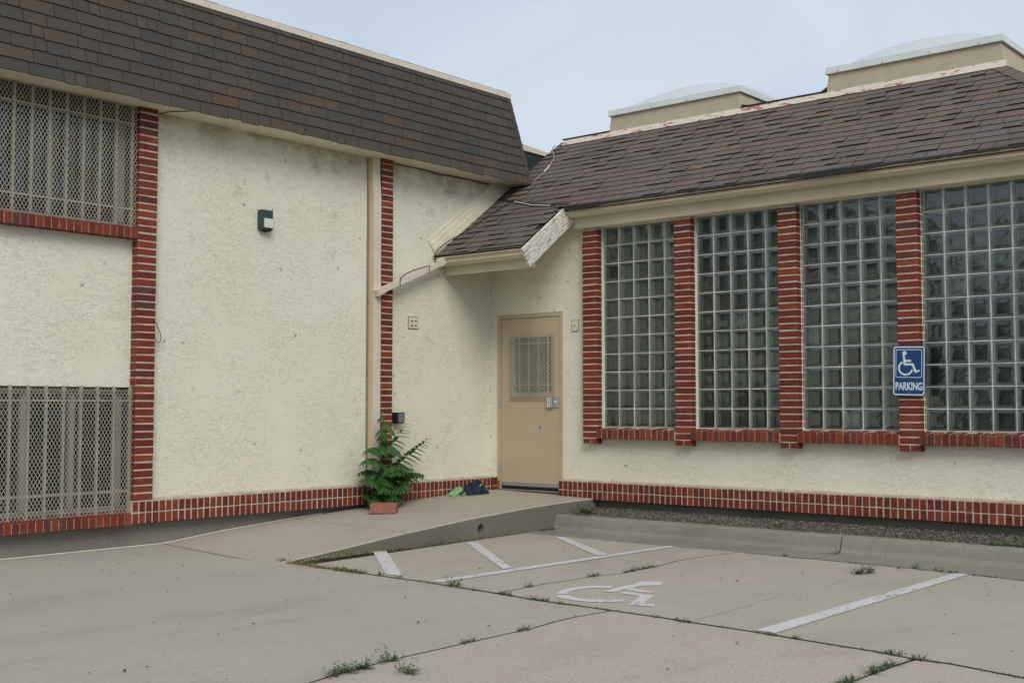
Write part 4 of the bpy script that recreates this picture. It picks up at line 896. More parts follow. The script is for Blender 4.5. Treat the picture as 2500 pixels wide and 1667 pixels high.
# ================================================================== THINGS ON THE WALLS
# parking sign
def rrect(x0, x1, z0, z1, r, n=6):
    P = []
    for cx, cz, a0 in ((x1 - r, z1 - r, 0), (x0 + r, z1 - r, 90), (x0 + r, z0 + r, 180), (x1 - r, z0 + r, 270)):
        for i in range(n + 1):
            a = math.radians(a0 + 90 * i / n); P.append((cx + r * math.cos(a), cz + r * math.sin(a)))
    return P
SCX, SCZ, SW, SH = 5.166, 0.325, 0.305, 0.452; tl = math.radians(-1.6)
def srot(p):
    x, z = p[0] - SW / 2, p[1] - SH / 2; return (SCX + x * math.cos(tl) - z * math.sin(tl), SCZ + x * math.sin(tl) + z * math.cos(tl))
def strip(m, poly, y, t=0.0008):
    m.prism([srot(p) for p in poly], 'y', y, y - t)
def ring(m, outer, inner, y):
    o_ = [srot(p) for p in outer]; i_ = [srot(p) for p in inner]; n = len(o_)
    for k in range(n):
        a, b, c_, d = o_[k], o_[(k+1) % n], i_[(k+1) % n], i_[k]
        m.face([(a[0], y, a[1]), (b[0], y, b[1]), (c_[0], y, c_[1]), (d[0], y, d[1])])
sign = MB(); sign.prism([srot(p) for p in rrect(0, SW, 0, SH, 0.028)], 'y', -0.118, -0.121); sign = sign.build('parking_sign', M['sign_blue'], None)
tag(sign, 'blue and white accessible PARKING sign on the brick pillar', 'sign')
def sp_(px, py): return ((px - 972) / 765 * SW, SH - (py - 262) / 1180 * SH)
def pr_(x0, y0, x1, y1): a = sp_(x0, y1); b = sp_(x1, y0); return a[0], b[0], a[1], b[1]
fr_ = MB()
a = pr_(985, 275, 1712, 1428); ring(fr_, rrect(*a, 0.024), rrect(a[0]+0.011, a[1]-0.011, a[2]+0.011, a[3]-0.011, 0.016), -0.1216)
a = pr_(1038, 345, 1650, 1010); ring(fr_, rrect(*a, 0.012), rrect(a[0]+0.0055, a[1]-0.0055, a[2]+0.0055, a[3]-0.0055, 0.008), -0.1216)
fr_.build('sign_border', M['sign_white'], sign)
sy = MB(); Y0 = -0.1214
strip(sy, [sp_(1245 + 50 * math.cos(t * math.pi / 10), 430 + 50 * math.sin(t * math.pi / 10)) for t in range(20)], Y0)
strip(sy, [sp_(*p) for p in ((1197, 440), (1243, 480), (1268, 590), (1398, 590), (1398, 636), (1272, 640), (1276, 673), (1452, 673), (1522, 838), (1588, 820), (1602, 858), (1492, 903), (1415, 722), (1228, 724))], Y0 - 0.0001)
arc = []; 
for i in range(27):
    t = math.radians(118 + 229 * i / 26); arc.append((1272 + 178 * math.cos(t), 786 - 178 * math.sin(t)))
arc2 = [(1272 + 134 * math.cos(math.radians(118 + 229 * i / 26)), 786 - 134 * math.sin(math.radians(118 + 229 * i / 26))) for i in range(27)]
for i in range(26):
    pts = [srot(sp_(*p)) for p in (arc[i], arc[i+1], arc2[i+1], arc2[i])]; sy.face([(p[0], Y0 - 0.0008, p[1]) for p in pts])
sy.build('wheelchair_symbol', M['sign_white'], sign)
tcu = bpy.data.curves.new('sign_text', 'FONT'); tcu.body = 'PARKING'; tcu.size = 0.1; tcu.offset = 0.0032; tcu.align_x = 'CENTER'; tcu.align_y = 'BOTTOM'; tcu.extrude = 0.0
to = bpy.data.objects.new('tmp_text', tcu); COL.objects.link(to); dg = bpy.context.evaluated_depsgraph_get(); tme = bpy.data.meshes.new_from_object(to.evaluated_get(dg)); bpy.data.objects.remove(to)
xs = [v_.co.x for v_ in tme.vertices]; ys = [v_.co.y for v_ in tme.vertices]
tx0, tx1 = min(xs), max(xs); ty0, ty1 = min(ys), max(ys); b = pr_(1040, 1118, 1665, 1308)
tme.materials.clear(); tme.materials.append(M['sign_white'])
for v_ in tme.vertices:
    u, q = (v_.co.x - tx0) / (tx1 - tx0), (v_.co.y - ty0) / (ty1 - ty0)
    X, Z = srot((b[0] + (b[1] - b[0]) * u, b[2] + (b[3] - b[2]) * q)); v_.co = (X - SCX, 0, Z - SCZ)
tme.name = 'sign_lettering'; put('sign_lettering', tme, (SCX, -0.1222, SCZ), sign)
for z in (0.03, SH - 0.024):
    p = srot((SW / 2, z)); m = MB(); m.tube([(p[0], -0.121, p[1]), (p[0], -0.125, p[1])], 0.005, 8); m.build('bolt', M['steel'], sign)
# green wall lamp
wl = MB(); wl.box(0, 0.075, -3.452, -3.312, 1.732, 1.93); wl = wl.build('wall_lamp', M['lamp_green'], None); bevel(wl, 0.012, 2)
tag(wl, 'dark green box lamp with white lens, high on the wide stucco wall', 'lamp', 'lamps on the left building')
m = MB(); m.box(0.055, 0.088, -3.425, -3.318, 1.752, 1.845); o = m.build('lens', M['lens'], wl); bevel(o, 0.008, 2)
m = MB(); m.box(0.0, 0.07, -3.40, -3.33, 1.722, 1.7318); m.build('lamp_base', M['black'], wl)
# low black lamp
bl = MB(); bl.box(0, 0.105, -1.632, -1.520, -0.176, -0.058); bl = bl.build('wall_lamp', M['black'], None); bevel(bl, 0.004, 1)
tag(bl, 'small square black lamp with grey glass just above the plant', 'lamp', 'lamps on the left building')
m = MB(); m.box(0.1055, 0.110, -1.622, -1.530, -0.166, -0.068); o = m.build('lens', M['dark_glass_lens'], bl)
# cables
def cable(name, pts, r, lab, mat='black'):
    P = [Vector(p) for p in pts]; S = []
    for i in range(len(P) - 1):
        p0, p1, p2, p3 = P[max(0, i-1)], P[i], P[i+1], P[min(len(P)-1, i+2)]
        for k in range(5):
            t = k / 5; S.append(0.5 * ((2*p1) + (-p0+p2)*t + (2*p0-5*p1+4*p2-p3)*t*t + (-p0+3*p1-3*p2+p3)*t*t*t))
    S.append(P[-1]); m = MB(); m.tube(S, r, 5); return tag(m.build(name, M[mat], None, smooth=True), lab, 'cable')
cable('cable', [(0.36, -0.02, zr(-0.02) + 0.03), (0.23, -0.24, zr(-0.24) + 0.025), (0.10, -0.52, 2.045), (0.06, -0.80, 1.89), (0.05, -0.97, 1.77), (0.08, -1.03, 1.70), (0.13, -1.10, 1.60), (0.13, -1.28, 1.545), (0.13, -1.45, 1.49), (0.135, -1.58, 1.43), (0.14, -1.64, 1.385)], 0.0055, 'black cable running down the wall flashing and along the sloping leader pipe')
cable('cable', [(0.14, 1.08, 3.30), (0.06, 1.13, 3.29), (0.10, 1.08, zr(1.08) + 0.03), (0.235, 0.936, zr(0.936) + 0.02), (0.312, 0.746, zr(0.746) + 0.02), (0.354, 0.602, zr(0.602) + 0.02), (0.345, 0.47, zr(0.47) + 0.02), (0.36, 0.36, zr(0.36) + 0.02)], 0.006, 'grey cable lying on the shingle roof behind the mansard corner', 'steel')
cable('cable', [(0.006, -1.617, 2.674), (0.008, -1.115, 2.672), (0.010, -0.923, 2.655), (0.010, -0.728, 2.665), (0.010, -0.461, 2.668), (0.010, -0.045, 2.662)], 0.005, 'thin cable tucked under the soffit right of the downspout')
cable('cable', [(0.095, -4.632, 0.763), (0.06, -4.585, 0.715), (0.05, -4.545, 0.64), (0.05, -4.552, 0.594), (0.06, -4.58, 0.579), (0.095, -4.634, 0.611)], 0.0035, 'small loop of black cable sticking out of the left brick pillar')
cable('cable', [(0.05, -4.60, 2.655), (0.15, -4.55, 2.668), (0.26, -4.45, 2.674), (0.33, -4.35, 2.70)], 0.005, 'short cable under the eave above the left brick pillar')
m = MB(); 
for i in range(4):
    y = 0.60 + i * 0.035; m.tube([(0.350 - i * 0.006, y, zr(y) + 0.024), (0.347 - i * 0.006, y + 0.02, zr(y + 0.02) + 0.024)], 0.012, 6)
tag(m.build('cable_splice', M['sheet_metal'], None), 'silver cable splice on the shingles beside the mansard corner', 'connector')

# ================================================================== THINGS ON THE GROUND
# red paver block
m = MB(); m.box(-0.135, 0.135, -0.09, 0.09, 0, 0.100); me = m.mesh('paver_block', M['paver'])
pb = put('paver_block', me, (0.545, -2.245, zramp(0.545, -2.245) + 0.001), None, (0.02, 0.0, math.radians(40))); bevel(pb, 0.012, 2)
tag(pb, 'reddish concrete paver block lying in front of the green plant', 'block')
# bundle of clothing
def cloth_blob(m, cx, cy, rx, ry, h, seed, ang, mi=0):
    r_ = random.Random(seed); n, k = 44, 12; ca, sa = math.cos(ang), math.sin(ang); rows = []
    ph = [r_.uniform(0, 6) for _ in range(4)]
    for j in range(k + 1):
        t = j / k * math.pi / 2; rr = []
        for i in range(n):
            a = 2 * math.pi * i / n; wr = 1 + 0.16 * math.sin(3 * a + ph[0] + 2 * t) + 0.11 * math.sin(7 * a + ph[1] - 3 * t) + 0.07 * math.sin(13 * a + ph[2] + 5 * t) + 0.04 * math.sin(21 * a - 4 * t)
            x = rx * math.cos(t) * math.cos(a) * wr; y = ry * math.cos(t) * math.sin(a) * wr
            X = cx + ca * x - sa * y; Y = cy + sa * x + ca * y
            z = h * math.sin(t) ** 0.8 * (1 + 0.22 * math.sin(4 * a + ph[3] + 3 * t) + 0.13 * math.sin(11 * a + 6 * t)); rr.append((X, Y, zramp(X, Y) + 0.002 + z))
        rows.append(rr)
    vs = [p for rr in rows for p in rr]; m.solid(vs, [(j*n+i, j*n+(i+1) % n, (j+1)*n+(i+1) % n, (j+1)*n+i) for j in range(k) for i in range(n)], mi)
DY = -0.05
cl = empty('clothing_bundle', (0.30, -0.68, zramp(0.3, -0.68))); tag(cl, 'crumpled navy and lime green clothing dropped by the wall near the door', 'clothing')
m = MB(); cloth_blob(m, 0.28, -0.64, 0.115, 0.085, 0.092, 4, 0.9); cloth_blob(m, 0.24, -0.49, 0.10, 0.08, 0.115, 6, 1.3); cloth_blob(m, 0.31, -0.54, 0.10, 0.05, 0.06, 8, 1.0); m.build('navy_cloth', M['navy'], cl, smooth=True)
m = MB(); cloth_blob(m, 0.24, -0.85, 0.105, 0.055, 0.052, 14, 1.15); cloth_blob(m, 0.20, -0.76, 0.07, 0.04, 0.075, 17, 1.1); m.build('lime_cloth', M['lime'], cl, smooth=True)
m = MB()
for k_ in range(3): m.tube([(0.315 + 0.008*k_, -0.90 + 0.02*k_, zramp(.3,-.9) + 0.024), (0.30 + 0.012*k_, -0.83 + 0.02*k_, zramp(.3,-.9) + 0.050 + 0.004*k_), (0.27 + 0.01*k_, -0.76 + 0.01*k_, zramp(.3,-.9) + 0.068)], 0.0045, 5)
m.build('navy_trim', M['navy'], cl)
m = MB(); m.tube([(0.33, -0.56, zramp(.3,-.5) + 0.085), (0.30, -0.50, zramp(.3,-.5) + 0.100), (0.28, -0.46, zramp(.3,-.5) + 0.105)], 0.010, 6); m.build('lime_strap', M['lime'], cl)
# tree-of-heaven sapling with compound leaves
plant = empty('sapling', (0.17, -1.93, -1.04)); tag(plant, 'leafy green sapling with long compound leaves growing against the downspout', 'plant')
m = MB(); stem = [(0.17, -1.93, -1.05), (0.19, -1.945, -0.75), (0.20, -1.95, -0.45), (0.20, -1.965, -0.20), (0.21, -1.97, -0.05)]; m.tube(stem, 0.011, 6, taper=0.35); m.build('stem', M['weed'], plant)
def leaflet_mesh(L_=0.130, W_=0.050, seed=0):
    m = MB(); r_ = random.Random(seed); prof_ = [(0, 0.10), (0.14, 0.72), (0.35, 1.0), (0.6, 0.82), (0.82, 0.42), (1.0, 0.02)]; dr = 0.25 + 0.1 * r_.random()
    mid = [(t * L_, 0, -dr * (t * L_) ** 2 * 8 + 0.0) for t, _ in prof_]; lo = [(t * L_, W_ / 2 * q, mid[i][2] - 0.12 * W_ * q) for i, (t, q) in enumerate(prof_)]; hi = [(x, -y, z) for x, y, z in lo]
    n = len(prof_); vs = mid + lo + hi; m.solid(vs, [(i, i+1, n+i+1, n+i) for i in range(n-1)] + [(i+1, i, 2*n+i, 2*n+i+1) for i in range(n-1)]); return m.mesh('leaflet', M['leaf'], normals=False)
LFm = [leaflet_mesh(seed=i) for i in range(4)]
def frond(base, tip, arch, npair, ls, seed):
    r_ = random.Random(seed); b = Vector(base); t = Vector(tip); mid = (b + t) / 2 + Vector((0.02, 0, arch))
    cur = lambda q: b * (1-q)**2 + mid * 2 * q * (1-q) + t * q * q
    m = MB(); m.tube([cur(q / 8) for q in range(9)], 0.0032, 4, taper=0.4); fr = m.build('frond', M['weed'], plant)
    for i in range(npair):
        q = 0.16 + 0.82 * i / (npair - 1) if npair > 1 else 0.9; p = cur(q); tg = (cur(min(1, q + 0.02)) - cur(q - 0.02)).normalized()
        sd_ = tg.cross(Vector((0, 0, 1))).normalized()
        for sgn in (-1, 1):
            d = (sd_ * sgn * 1.0 + tg * (0.45 + 0.5 * q) + Vector((0, 0, r_.uniform(-0.65, -0.25)))).normalized(); X = d; Z = (Vector((0, 0, 1)) - X * X.z).normalized(); Y = Z.cross(X)
            rm = Matrix((X, Y, Z)).transposed().to_euler(); o = put('leaflet', LFm[r_.randrange(4)], p, fr, rm); sc_ = ls * (0.75 + 0.5 * math.sin(math.pi * min(1, 0.25 + 0.75 * q))) * r_.uniform(0.9, 1.1) * (1 - 0.45 * max(0, q - 0.6) / 0.4); o.scale = (sc_, sc_, sc_)
    return fr
FR = [((0.20, -1.96, -0.52), (0.24, -1.62, -0.175), 0.03, 9, 1.0), ((0.19, -1.95, -0.72), (0.32, -1.40, -0.335), 0.05, 12, 1.25), ((0.19, -1.95, -0.80), (0.34, -1.48, -0.72), 0.12, 11, 1.25),
      ((0.20, -1.95, -0.50), (0.34, -2.30, -0.44), 0.10, 8, 1.0), ((0.20, -1.95, -0.62), (0.36, -2.38, -0.56), 0.12, 9, 1.05), ((0.19, -1.94, -0.85), (0.38, -2.42, -0.74), 0.08, 9, 1.05),
      ((0.19, -1.94, -0.88), (0.46, -1.78, -0.84), 0.12, 8, 1.0), ((0.19, -1.94, -0.92), (0.50, -2.06, -0.93), 0.10, 8, 1.0), ((0.19, -1.94, -0.70), (0.56, -2.02, -0.68), 0.12, 9, 1.0), ((0.19, -1.94, -0.86), (0.52, -2.22, -0.86), 0.10, 8, 1.0),
      ((0.20, -1.95, -0.42), (0.46, -1.92, -0.52), 0.12, 9, 0.8), ((0.21, -1.97, -0.22), (0.34, -2.10, -0.35), 0.06, 5, 0.75), ((0.21, -1.97, -0.16), (0.34, -1.90, -0.28), 0.05, 5, 0.7),
      ((0.21, -1.97, -0.10), (0.27, -2.06, -0.16), 0.04, 4, 0.5), ((0.21, -1.97, -0.06), (0.24, -1.93, 0.0), 0.02, 4, 0.4), ((0.19, -1.94, -0.78), (0.50, -1.80, -0.64), 0.10, 8, 0.95), ((0.19, -1.94, -0.92), (0.42, -1.86, -0.98), 0.06, 6, 0.9), ((0.19, -1.94, -0.94), (0.44, -2.14, -1.0), 0.06, 6, 0.9),
      ((0.19, -1.94, -0.88), (0.30, -1.72, -0.92), 0.08, 7, 1.0), ((0.19, -1.94, -0.75), (0.45, -2.12, -0.80), 0.10, 8, 1.0), ((0.19, -1.94, -0.95), (0.36, -2.24, -0.95), 0.05, 6, 1.0), ((0.20, -1.95, -0.35), (0.30, -1.88, -0.50), 0.06, 6, 0.8),
      ((0.20, -1.95, -0.40), (0.36, -2.08, -0.48), 0.06, 6, 0.8), ((0.20, -1.95, -0.28), (0.28, -2.02, -0.38), 0.05, 5, 0.7)]
rf = random.Random(44)
for i in range(14):
    a_ = rf.uniform(-1.7, 1.5); L_ = rf.uniform(0.26, 0.42); zb_ = rf.uniform(-0.98, -0.62)
    FR.append(((0.19, -1.94, zb_), (0.19 + abs(math.cos(a_)) * L_ * 0.8 + 0.03, -1.95 + math.sin(a_) * L_ * 0.85, zb_ + rf.uniform(-0.04, 0.10)), rf.uniform(0.05, 0.12), rf.choice((6, 7, 8)), rf.uniform(0.85, 1.05)))
for i, f in enumerate(FR): frond(*f, seed=i + 3)

# weeds in the joints
def blade(m, p, d, L_, w_, droop=0.5):
    p = Vector(p); d = Vector(d).normalized(); s_ = d.cross(Vector((0, 0, 1))); s_ = s_.normalized() * w_ / 2 if s_.length > 1e-3 else Vector((w_/2, 0, 0))
    q = p + d * L_ * 0.55; e = p + d * L_ - Vector((0, 0, L_ * droop * 0.35)); e.z = max(e.z, p.z + 0.003)
    n = len(m.v); m.v += [tuple(p - s_ * 0.6), tuple(p + s_ * 0.6), tuple(q + s_), tuple(q - s_), tuple(e)]; m.f += [(n, n+1, n+2, n+3), (n+3, n+2, n+4)]; m.mi += [0, 0]
def tuft(m, x, y, z, r_, n, h, w_, spread=1.0):
    for _ in range(n):
        a = r_.uniform(0, 6.28); el = r_.uniform(0.15, 1.3); rr = r_.uniform(0, 0.018) * spread
        blade(m, (x + rr * math.cos(a), y + rr * math.sin(a), z), (math.cos(a) * math.cos(el), math.sin(a) * math.cos(el), math.sin(el)), h * r_.uniform(0.5, 1.1), w_)
def leafy(m, x, y, z, r_, n, h):
    for _ in range(n):
        a = r_.uniform(0, 6.28); el = r_.uniform(0.05, 1.1); L_ = h * r_.uniform(0.4, 1.1); d = Vector((math.cos(a) * math.cos(el), math.sin(a) * math.cos(el), math.sin(el)))
        blade(m, (x, y, z), d, L_, 0.003)
        for k_ in range(4):
            p = Vector((x, y, z)) + d * L_ * (0.35 + 0.2 * k_); b2 = r_.uniform(0, 6.28); blade(m, p, (math.cos(b2), math.sin(b2), r_.uniform(-0.1, 0.7)), h * 0.28, h * 0.11)
WD = [  # x, y, length along joint, dir, height, kind, label
 (1.52, -4.30, 0.10, 'x', 0.06, 'leafy', 'small green weed at the very foot of the ramp edge'),
 (1.74, -4.27, 0.22, 'x', 0.055, 'tuft', 'bright green grass tuft where the ramp edge meets the slab joint'),
 (2.36, -4.33, 0.34, 'x', 0.05, 'tuft', 'low green grass clump in the joint left of the first aisle stripe'),
 (2.72, -4.345, 0.03, 'x', 0.06, 'tuft', 'tiny grass sprig at the left corner of the first aisle stripe'),
 (2.92, -4.345, 0.03, 'x', 0.055, 'tuft', 'tiny grass sprig at the right corner of the first aisle stripe'),
 (3.50, -4.36, 0.08, 'x', 0.09, 'leafy', 'upright brownish weed standing on the end of the long aisle line'),
 (3.78, -4.40, 0.10, 'x', 0.045, 'leafy', 'green weed just right of the end of the long aisle line'),
 (4.04, -4.42, 0.14, 'x', 0.055, 'leafy', 'dark weed where three slabs meet left of the painted wheelchair'),
 (3.955, -4.05, 0.10, 'y', 0.05, 'leafy', 'green weed in the crack above left of the painted wheelchair'),
 (3.975, -3.30, 0.14, 'y', 0.05, 'leafy', 'green weed in the crack straight above the painted wheelchair'),
 (4.045, -2.80, 0.45, 'y', 0.045, 'leafy', 'long thin strip of weeds in the crack behind the painted wheelchair'),
 (4.38, -4.46, 0.16, 'x', 0.045, 'leafy', 'pair of small weeds in the joint below the painted wheel'),
 (4.62, -4.47, 0.16, 'x', 0.03, 'leafy', 'flat reddish weed in the joint below the painted wheelchair'),
 (5.33, -4.485, 0.05, 'x', 0.035, 'leafy', 'little yellowish weed in the joint right of the painted foot'),
 (5.52, -4.50, 0.14, 'x', 0.035, 'leafy', 'two green weed tips in the joint left of the bay line'),
 (6.14, -4.545, 0.07, 'x', 0.035, 'leafy', 'small weed at the lower end of the right bay line'),
 (6.30, -4.565, 0.06, 'x', 0.045, 'leafy', 'small sprig in the joint just right of the bay line'),
 (6.87, -4.63, 0.12, 'x', 0.04, 'tuft', 'grass tuft in the joint left of the lower right junction'),
 (7.02, -4.66, 0.08, 'x', 0.05, 'tuft', 'green tuft on top of the lower right joint junction'),
 (6.98, -5.00, 0.30, 'y', 0.055, 'leafy', 'thick green weeds in the slanting joint at the lower right'),
 (6.97, -5.40, 0.20, 'y', 0.05, 'tuft', 'grass at the bottom edge in the lower right joint'),
 (4.977, -5.80, 0.12, 'y', 0.04, 'leafy', 'small weed in the seam where grey slab turns pink'),
 (4.975, -5.35, 0.10, 'y', 0.045, 'tuft', 'narrow green weed near the middle of the grey and pink seam'),
 (4.99, -6.42, 0.08, 'y', 0.075, 'leafy', 'tall light green weed at the bottom centre left'),
 (5.03, -6.72, 0.26, 'y', 0.07, 'leafy', 'bushy grey green weed at the bottom edge of the seam'),
 (5.26, -6.56, 0.10, 'x', 0.09, 'leafy', 'bright green weed standing in front of the bottom seam'),
 (1.62, -0.93, 0.30, 'y', 0.035, 'leafy', 'dark low weeds in the corner where kerb meets the ramp side'),
 (1.75, -0.46, 0.16, 'x', 0.10, 'leafy', 'leafy green weed on the gravel beside the ramp corner'),
 (4.785, -0.84, 0.05, 'x', 0.08, 'tuft', 'yellowish tuft growing out of the kerb joint'),
 (4.50, -1.27, 0.05, 'x', 0.07, 'leafy', 'small green weed in the gutter crack left of the kerb joint'),
 (5.66, -1.30, 0.04, 'x', 0.07, 'leafy', 'feathery green weed in the gutter near the bay line'),
 (5.58, -1.42, 0.03, 'x', 0.035, 'leafy', 'tiny green weed just below the feathery gutter weed'),
 (5.86, -1.33, 0.10, 'x', 0.05, 'tuft', 'pale dry grass tuft in the gutter left of the bay line end'),
 (5.98, -1.36, 0.08, 'x', 0.045, 'tuft', 'fresh grass tuft in the gutter at the bay line end'),
 (6.25, -1.42, 0.20, 'x', 0.03, 'leafy', 'low weeds in the gutter joint right of the bay line end'),
 (6.15, -0.58, 0.30, 'x', 0.06, 'tuft', 'grass along the back of the kerb at the right edge'),
]
rw = random.Random(21); WS_ = 0.95
for (x, y, L_, ax, h, kind, lab) in WD:
    m = MB(); n = max(1, int(L_ / 0.035))
    zb = (-1.135 if y > -0.65 else -1.275) if y > -1.27 and x > 1.575 else zlot(x) - 0.004
    if kind == 'leafy' and y > -0.5: zb = -1.12
    h *= WS_
    for i in range(n):
        t = (i + 0.5) / n - 0.5; px = x + (t * L_ if ax == 'x' else rw.uniform(-0.012, 0.012)); py = y + (t * L_ if ax == 'y' else rw.uniform(-0.012, 0.012))
        hh = h * rw.uniform(0.6, 1.15)
        if kind == 'tuft': tuft(m, px, py, zb, rw, 22, hh * 1.25, 0.005)
        else: leafy(m, px, py, zb, rw, 12, hh * 1.2)
    dry = 'dry' in lab or 'yellow' in lab
    tag(m.build('weed', M['straw'] if dry else M['weed'], None, normals=False), lab, 'weed', 'weeds in the pavement joints')
# dead grass and litter, nobody could count them
m = MB(); r_ = random.Random(31)
def along(pts, n, hh, wd, jit):
    for _ in range(n):
        i = r_.randrange(len(pts) - 1); t = r_.random(); x = pts[i][0] + (pts[i+1][0] - pts[i][0]) * t + r_.gauss(0, jit); y = pts[i][1] + (pts[i+1][1] - pts[i][1]) * t + r_.gauss(0, jit)
        a = r_.uniform(0, 6.28); el = r_.uniform(0.0, 0.7); blade(m, (x, y, zlot(x) - 0.002), (math.cos(a) * math.cos(el), math.sin(a) * math.cos(el), math.sin(el)), hh * r_.uniform(0.4, 1.2), wd)
along([(1.60, -4.15), (1.60, -2.9)], 900, 0.065, 0.0045, 0.022); along([(1.595, -2.9), (1.595, -1.3)], 380, 0.07, 0.004, 0.015); along([(1.60, -4.30), (2.5, -4.34)], 700, 0.055, 0.0045, 0.025)
along([(1.60, -4.0), (1.60, -3.0)], 90, 0.13, 0.004, 0.012); along([(1.60, -2.7), (1.60, -2.4)], 16, 0.2, 0.003, 0.01); along([(2.9, -4.35), (4.0, -4.42)], 140, 0.03, 0.004, 0.012)
for _ in range(160):
    x = r_.uniform(1.6, 2.3); y = r_.uniform(-0.55, -0.05); a = r_.uniform(0, 6.28); blade(m, (x, y, -1.12), (math.cos(a), math.sin(a), r_.uniform(0, 0.6)), r_.uniform(0.04, 0.16), 0.0025)
for _ in range(120):
    x = r_.uniform(1.6, 7.2); y = r_.uniform(-0.55, -0.02); a = r_.uniform(0, 6.28); blade(m, (x, y, -1.115), (math.cos(a), math.sin(a), r_.uniform(0, 0.3)), r_.uniform(0.03, 0.12), 0.0025)
for _ in range(60):
    x = 4.72 + r_.gauss(0, 0.07); y = -0.92 + r_.gauss(0, 0.03); a = r_.uniform(0, 6.28); blade(m, (x, y, -1.278), (math.cos(a), math.sin(a), r_.uniform(0, 0.3)), r_.uniform(0.03, 0.09), 0.0025)
tag(m.build('dry_grass', M['straw'], None, normals=False), 'dead straw coloured grass along the ramp foot and in the gravel', None, None, 'stuff')
m = MB(); r_ = random.Random(33)
def along2(pts, n):
    for _ in range(n):
        i = r_.randrange(len(pts) - 1); t = r_.random(); x = pts[i][0] + (pts[i+1][0] - pts[i][0]) * t + r_.gauss(0, 0.006); y = pts[i][1] + (pts[i+1][1] - pts[i][1]) * t + r_.gauss(0, 0.006)
        a = r_.uniform(0, 6.28); blade(m, (x, y, zlot(x) - 0.010), (math.cos(a), math.sin(a), r_.uniform(0, 1.2)), r_.uniform(0.015, 0.038), 0.006)
along2([p for p in J1 if 1.6 < p[0] < 7.6], 1300); along2([p for p in J3 if 4.0 < p[0] < 7], 260); along2([p for p in J2], 160); along2([p for p in J4 if p[1] > -7], 120); along2([p for p in J5 if p[1] > -6], 130)
tag(m.build('joint_moss', M['weed'], None, normals=False), 'low moss and sprouts filling the slab joints', None, None, 'stuff')
m = MB(); r_ = random.Random(35)
for _ in range(260):
    x = r_.uniform(0.3, 8.5); y = r_.uniform(-8.5, -0.95); 
    if x < 1.6 and y > -4.5: z = zramp(x, y)
    elif x > 1.57 and y > -1.28: z = -1.281
    else: z = zlot(x) + 0.004
    q = r_.uniform(0.002, 0.0065) * (1 if r_.random() < 0.9 else 1.8); a = r_.uniform(0, 6.28); e = r_.uniform(1, 2.4)
    dx, dy = math.cos(a) * q * e, math.sin(a) * q * e; ex_, ey_ = -math.sin(a) * q, math.cos(a) * q
    P = [(x + dx, y + dy, z), (x + ex_, y + ey_, z), (x - dx, y - dy, z), (x - ex_, y - ey_, z), (x, y, z + q * 0.8)]; m.solid(P, [(0, 1, 4), (1, 2, 4), (2, 3, 4), (3, 0, 4)])
tag(m.build('litter_crumbs', M['dirt'], None, normals=False), 'dark crumbs of dirt and bark scattered over the concrete', None, None, 'stuff')
# dark dried leaf clump on the right slab
m = MB(); leafy(m, 5.47, -1.90, -1.276, random.Random(2), 26, 0.10); leafy(m, 5.50, -1.80, -1.276, random.Random(5), 22, 0.09)
tag(m.build('dead_leaves', M['bark'], None, normals=False), 'dark clump of dead leaves lying on the slab near the kerb', 'leaves')
m = MB(); r_ = random.Random(6)
for i in range(9):
    a = r_.uniform(0, 6.28); m.face([(4.02 + 0.06*math.cos(a + t), -0.47 + 0.045*math.sin(a + t), -1.105 + 0.03 * r_.random()) for t in (0, 0.9, 2.2)])
tag(m.build('fallen_leaf', M['straw'], None, normals=False), 'yellow brown crumpled leaf on the gravel behind the kerb', 'leaf')

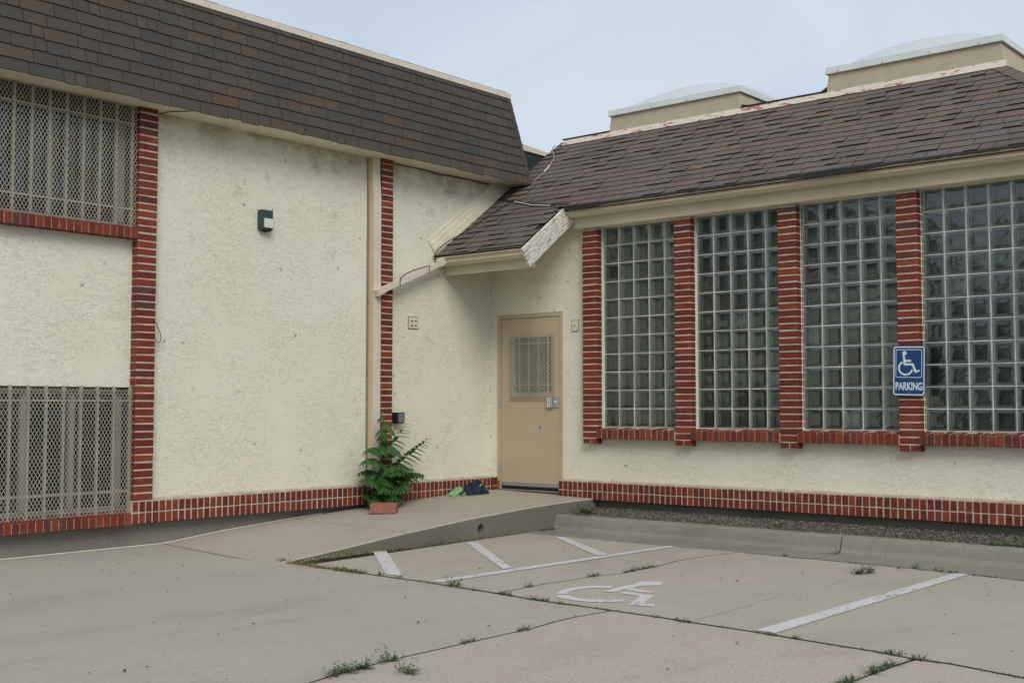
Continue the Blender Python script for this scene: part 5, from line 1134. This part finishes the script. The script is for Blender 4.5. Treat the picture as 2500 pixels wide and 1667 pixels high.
# ================================================================== ACROSS THE STREET (seen only as reflections)
def tree(name, x, y, h, cr, seed, lab):
    t = empty(name, (x, y, -1.34)); tag(t, lab, 'tree', 'trees across the street'); r_ = random.Random(seed)
    m = MB(); m.tube([(x, y, -1.34), (x + 0.1, y, h * 0.3), (x, y + 0.1, h * 0.62)], 0.28, 7, taper=0.4)
    for k_ in range(5):
        a = r_.uniform(0, 6.28); m.tube([(x, y, h * 0.25), (x + math.cos(a) * cr * 0.6, y + math.sin(a) * cr * 0.6, h * 0.6)], 0.10, 5, taper=0.3)
    m.build('trunk', M['bark'], t)
    m = MB(); cl_ = [(r_.uniform(-1, 1) * cr * 0.65, r_.uniform(-1, 1) * cr * 0.65, r_.uniform(0.25, 0.88) * h, r_.uniform(0.3, 0.5) * cr) for _ in range(13)]
    for _ in range(1600):
        cx, cy, cz, q = r_.choice(cl_); d = Vector((r_.gauss(0, 1), r_.gauss(0, 1), r_.gauss(0, 1))).normalized() * q * r_.uniform(0.7, 1.05); p = Vector((x + cx, y + cy, cz)) + d
        u = Vector((r_.gauss(0, 1), r_.gauss(0, 1), r_.gauss(0, 1))).normalized() * 0.30; v_ = u.cross(Vector((r_.gauss(0, 1), r_.gauss(0, 1), 1))).normalized() * 0.16
        m.face([p - u, p - v_, p + u, p + v_])
    m.build('crown', M['tree_leaf'], t, normals=False)
TR = [(-30, -42, 7.0, 4.4, 'dense green tree far left across the street'), (-23, -44, 5.6, 3.8, 'low rounded tree left across the street'), (-16.5, -42, 7.6, 4.4, 'tall tree behind the left of the street'), (-10, -45, 5.4, 4.0, 'medium tree behind the middle of the street'),
      (-4, -43, 6.6, 4.2, 'broad tree opposite the glass blocks'), (3, -46, 5.2, 4.0, 'small tree opposite the right pillars'), (30, 12, 7.5, 4.2, 'tree beyond the right end of the lot'), (38, 20, 9.0, 5.0, 'big tree beyond the right end of the lot')]
for i, (x, y, h, cr, lab) in enumerate(TR): tree('leafy_tree', x, y, h, cr, 50 + i, lab)
# low brick-red building and hedge line across the street
ob = MB(); ob.box(-34, 6, -52, -50, -1.34, 2.2); ob = ob.build('street_building', M['brick'], None); tag(ob, 'long low red brick building across the street', 'building')
box_part('flat_roof', M['tar'], ob, -34.3, 6.3, -52.3, -49.8, 2.2, 2.5)
hd_ = MB(); r_ = random.Random(77)
for _ in range(5000):
    x = r_.uniform(-38, 10); p = Vector((x, -39 + r_.gauss(0, 0.4), -1.3 + r_.uniform(0, 2.3))); u = Vector((r_.gauss(0, 1), r_.gauss(0, 1), r_.gauss(0, 1))).normalized() * 0.25; v_ = u.cross(Vector((r_.gauss(0, 1), r_.gauss(0, 1), 1))).normalized() * 0.2
    hd_.face([p - u, p - v_, p + u, p + v_])
tag(hd_.build('hedge', M['tree_leaf'], None, normals=False), 'long dark hedge across the street behind the camera', 'hedge')
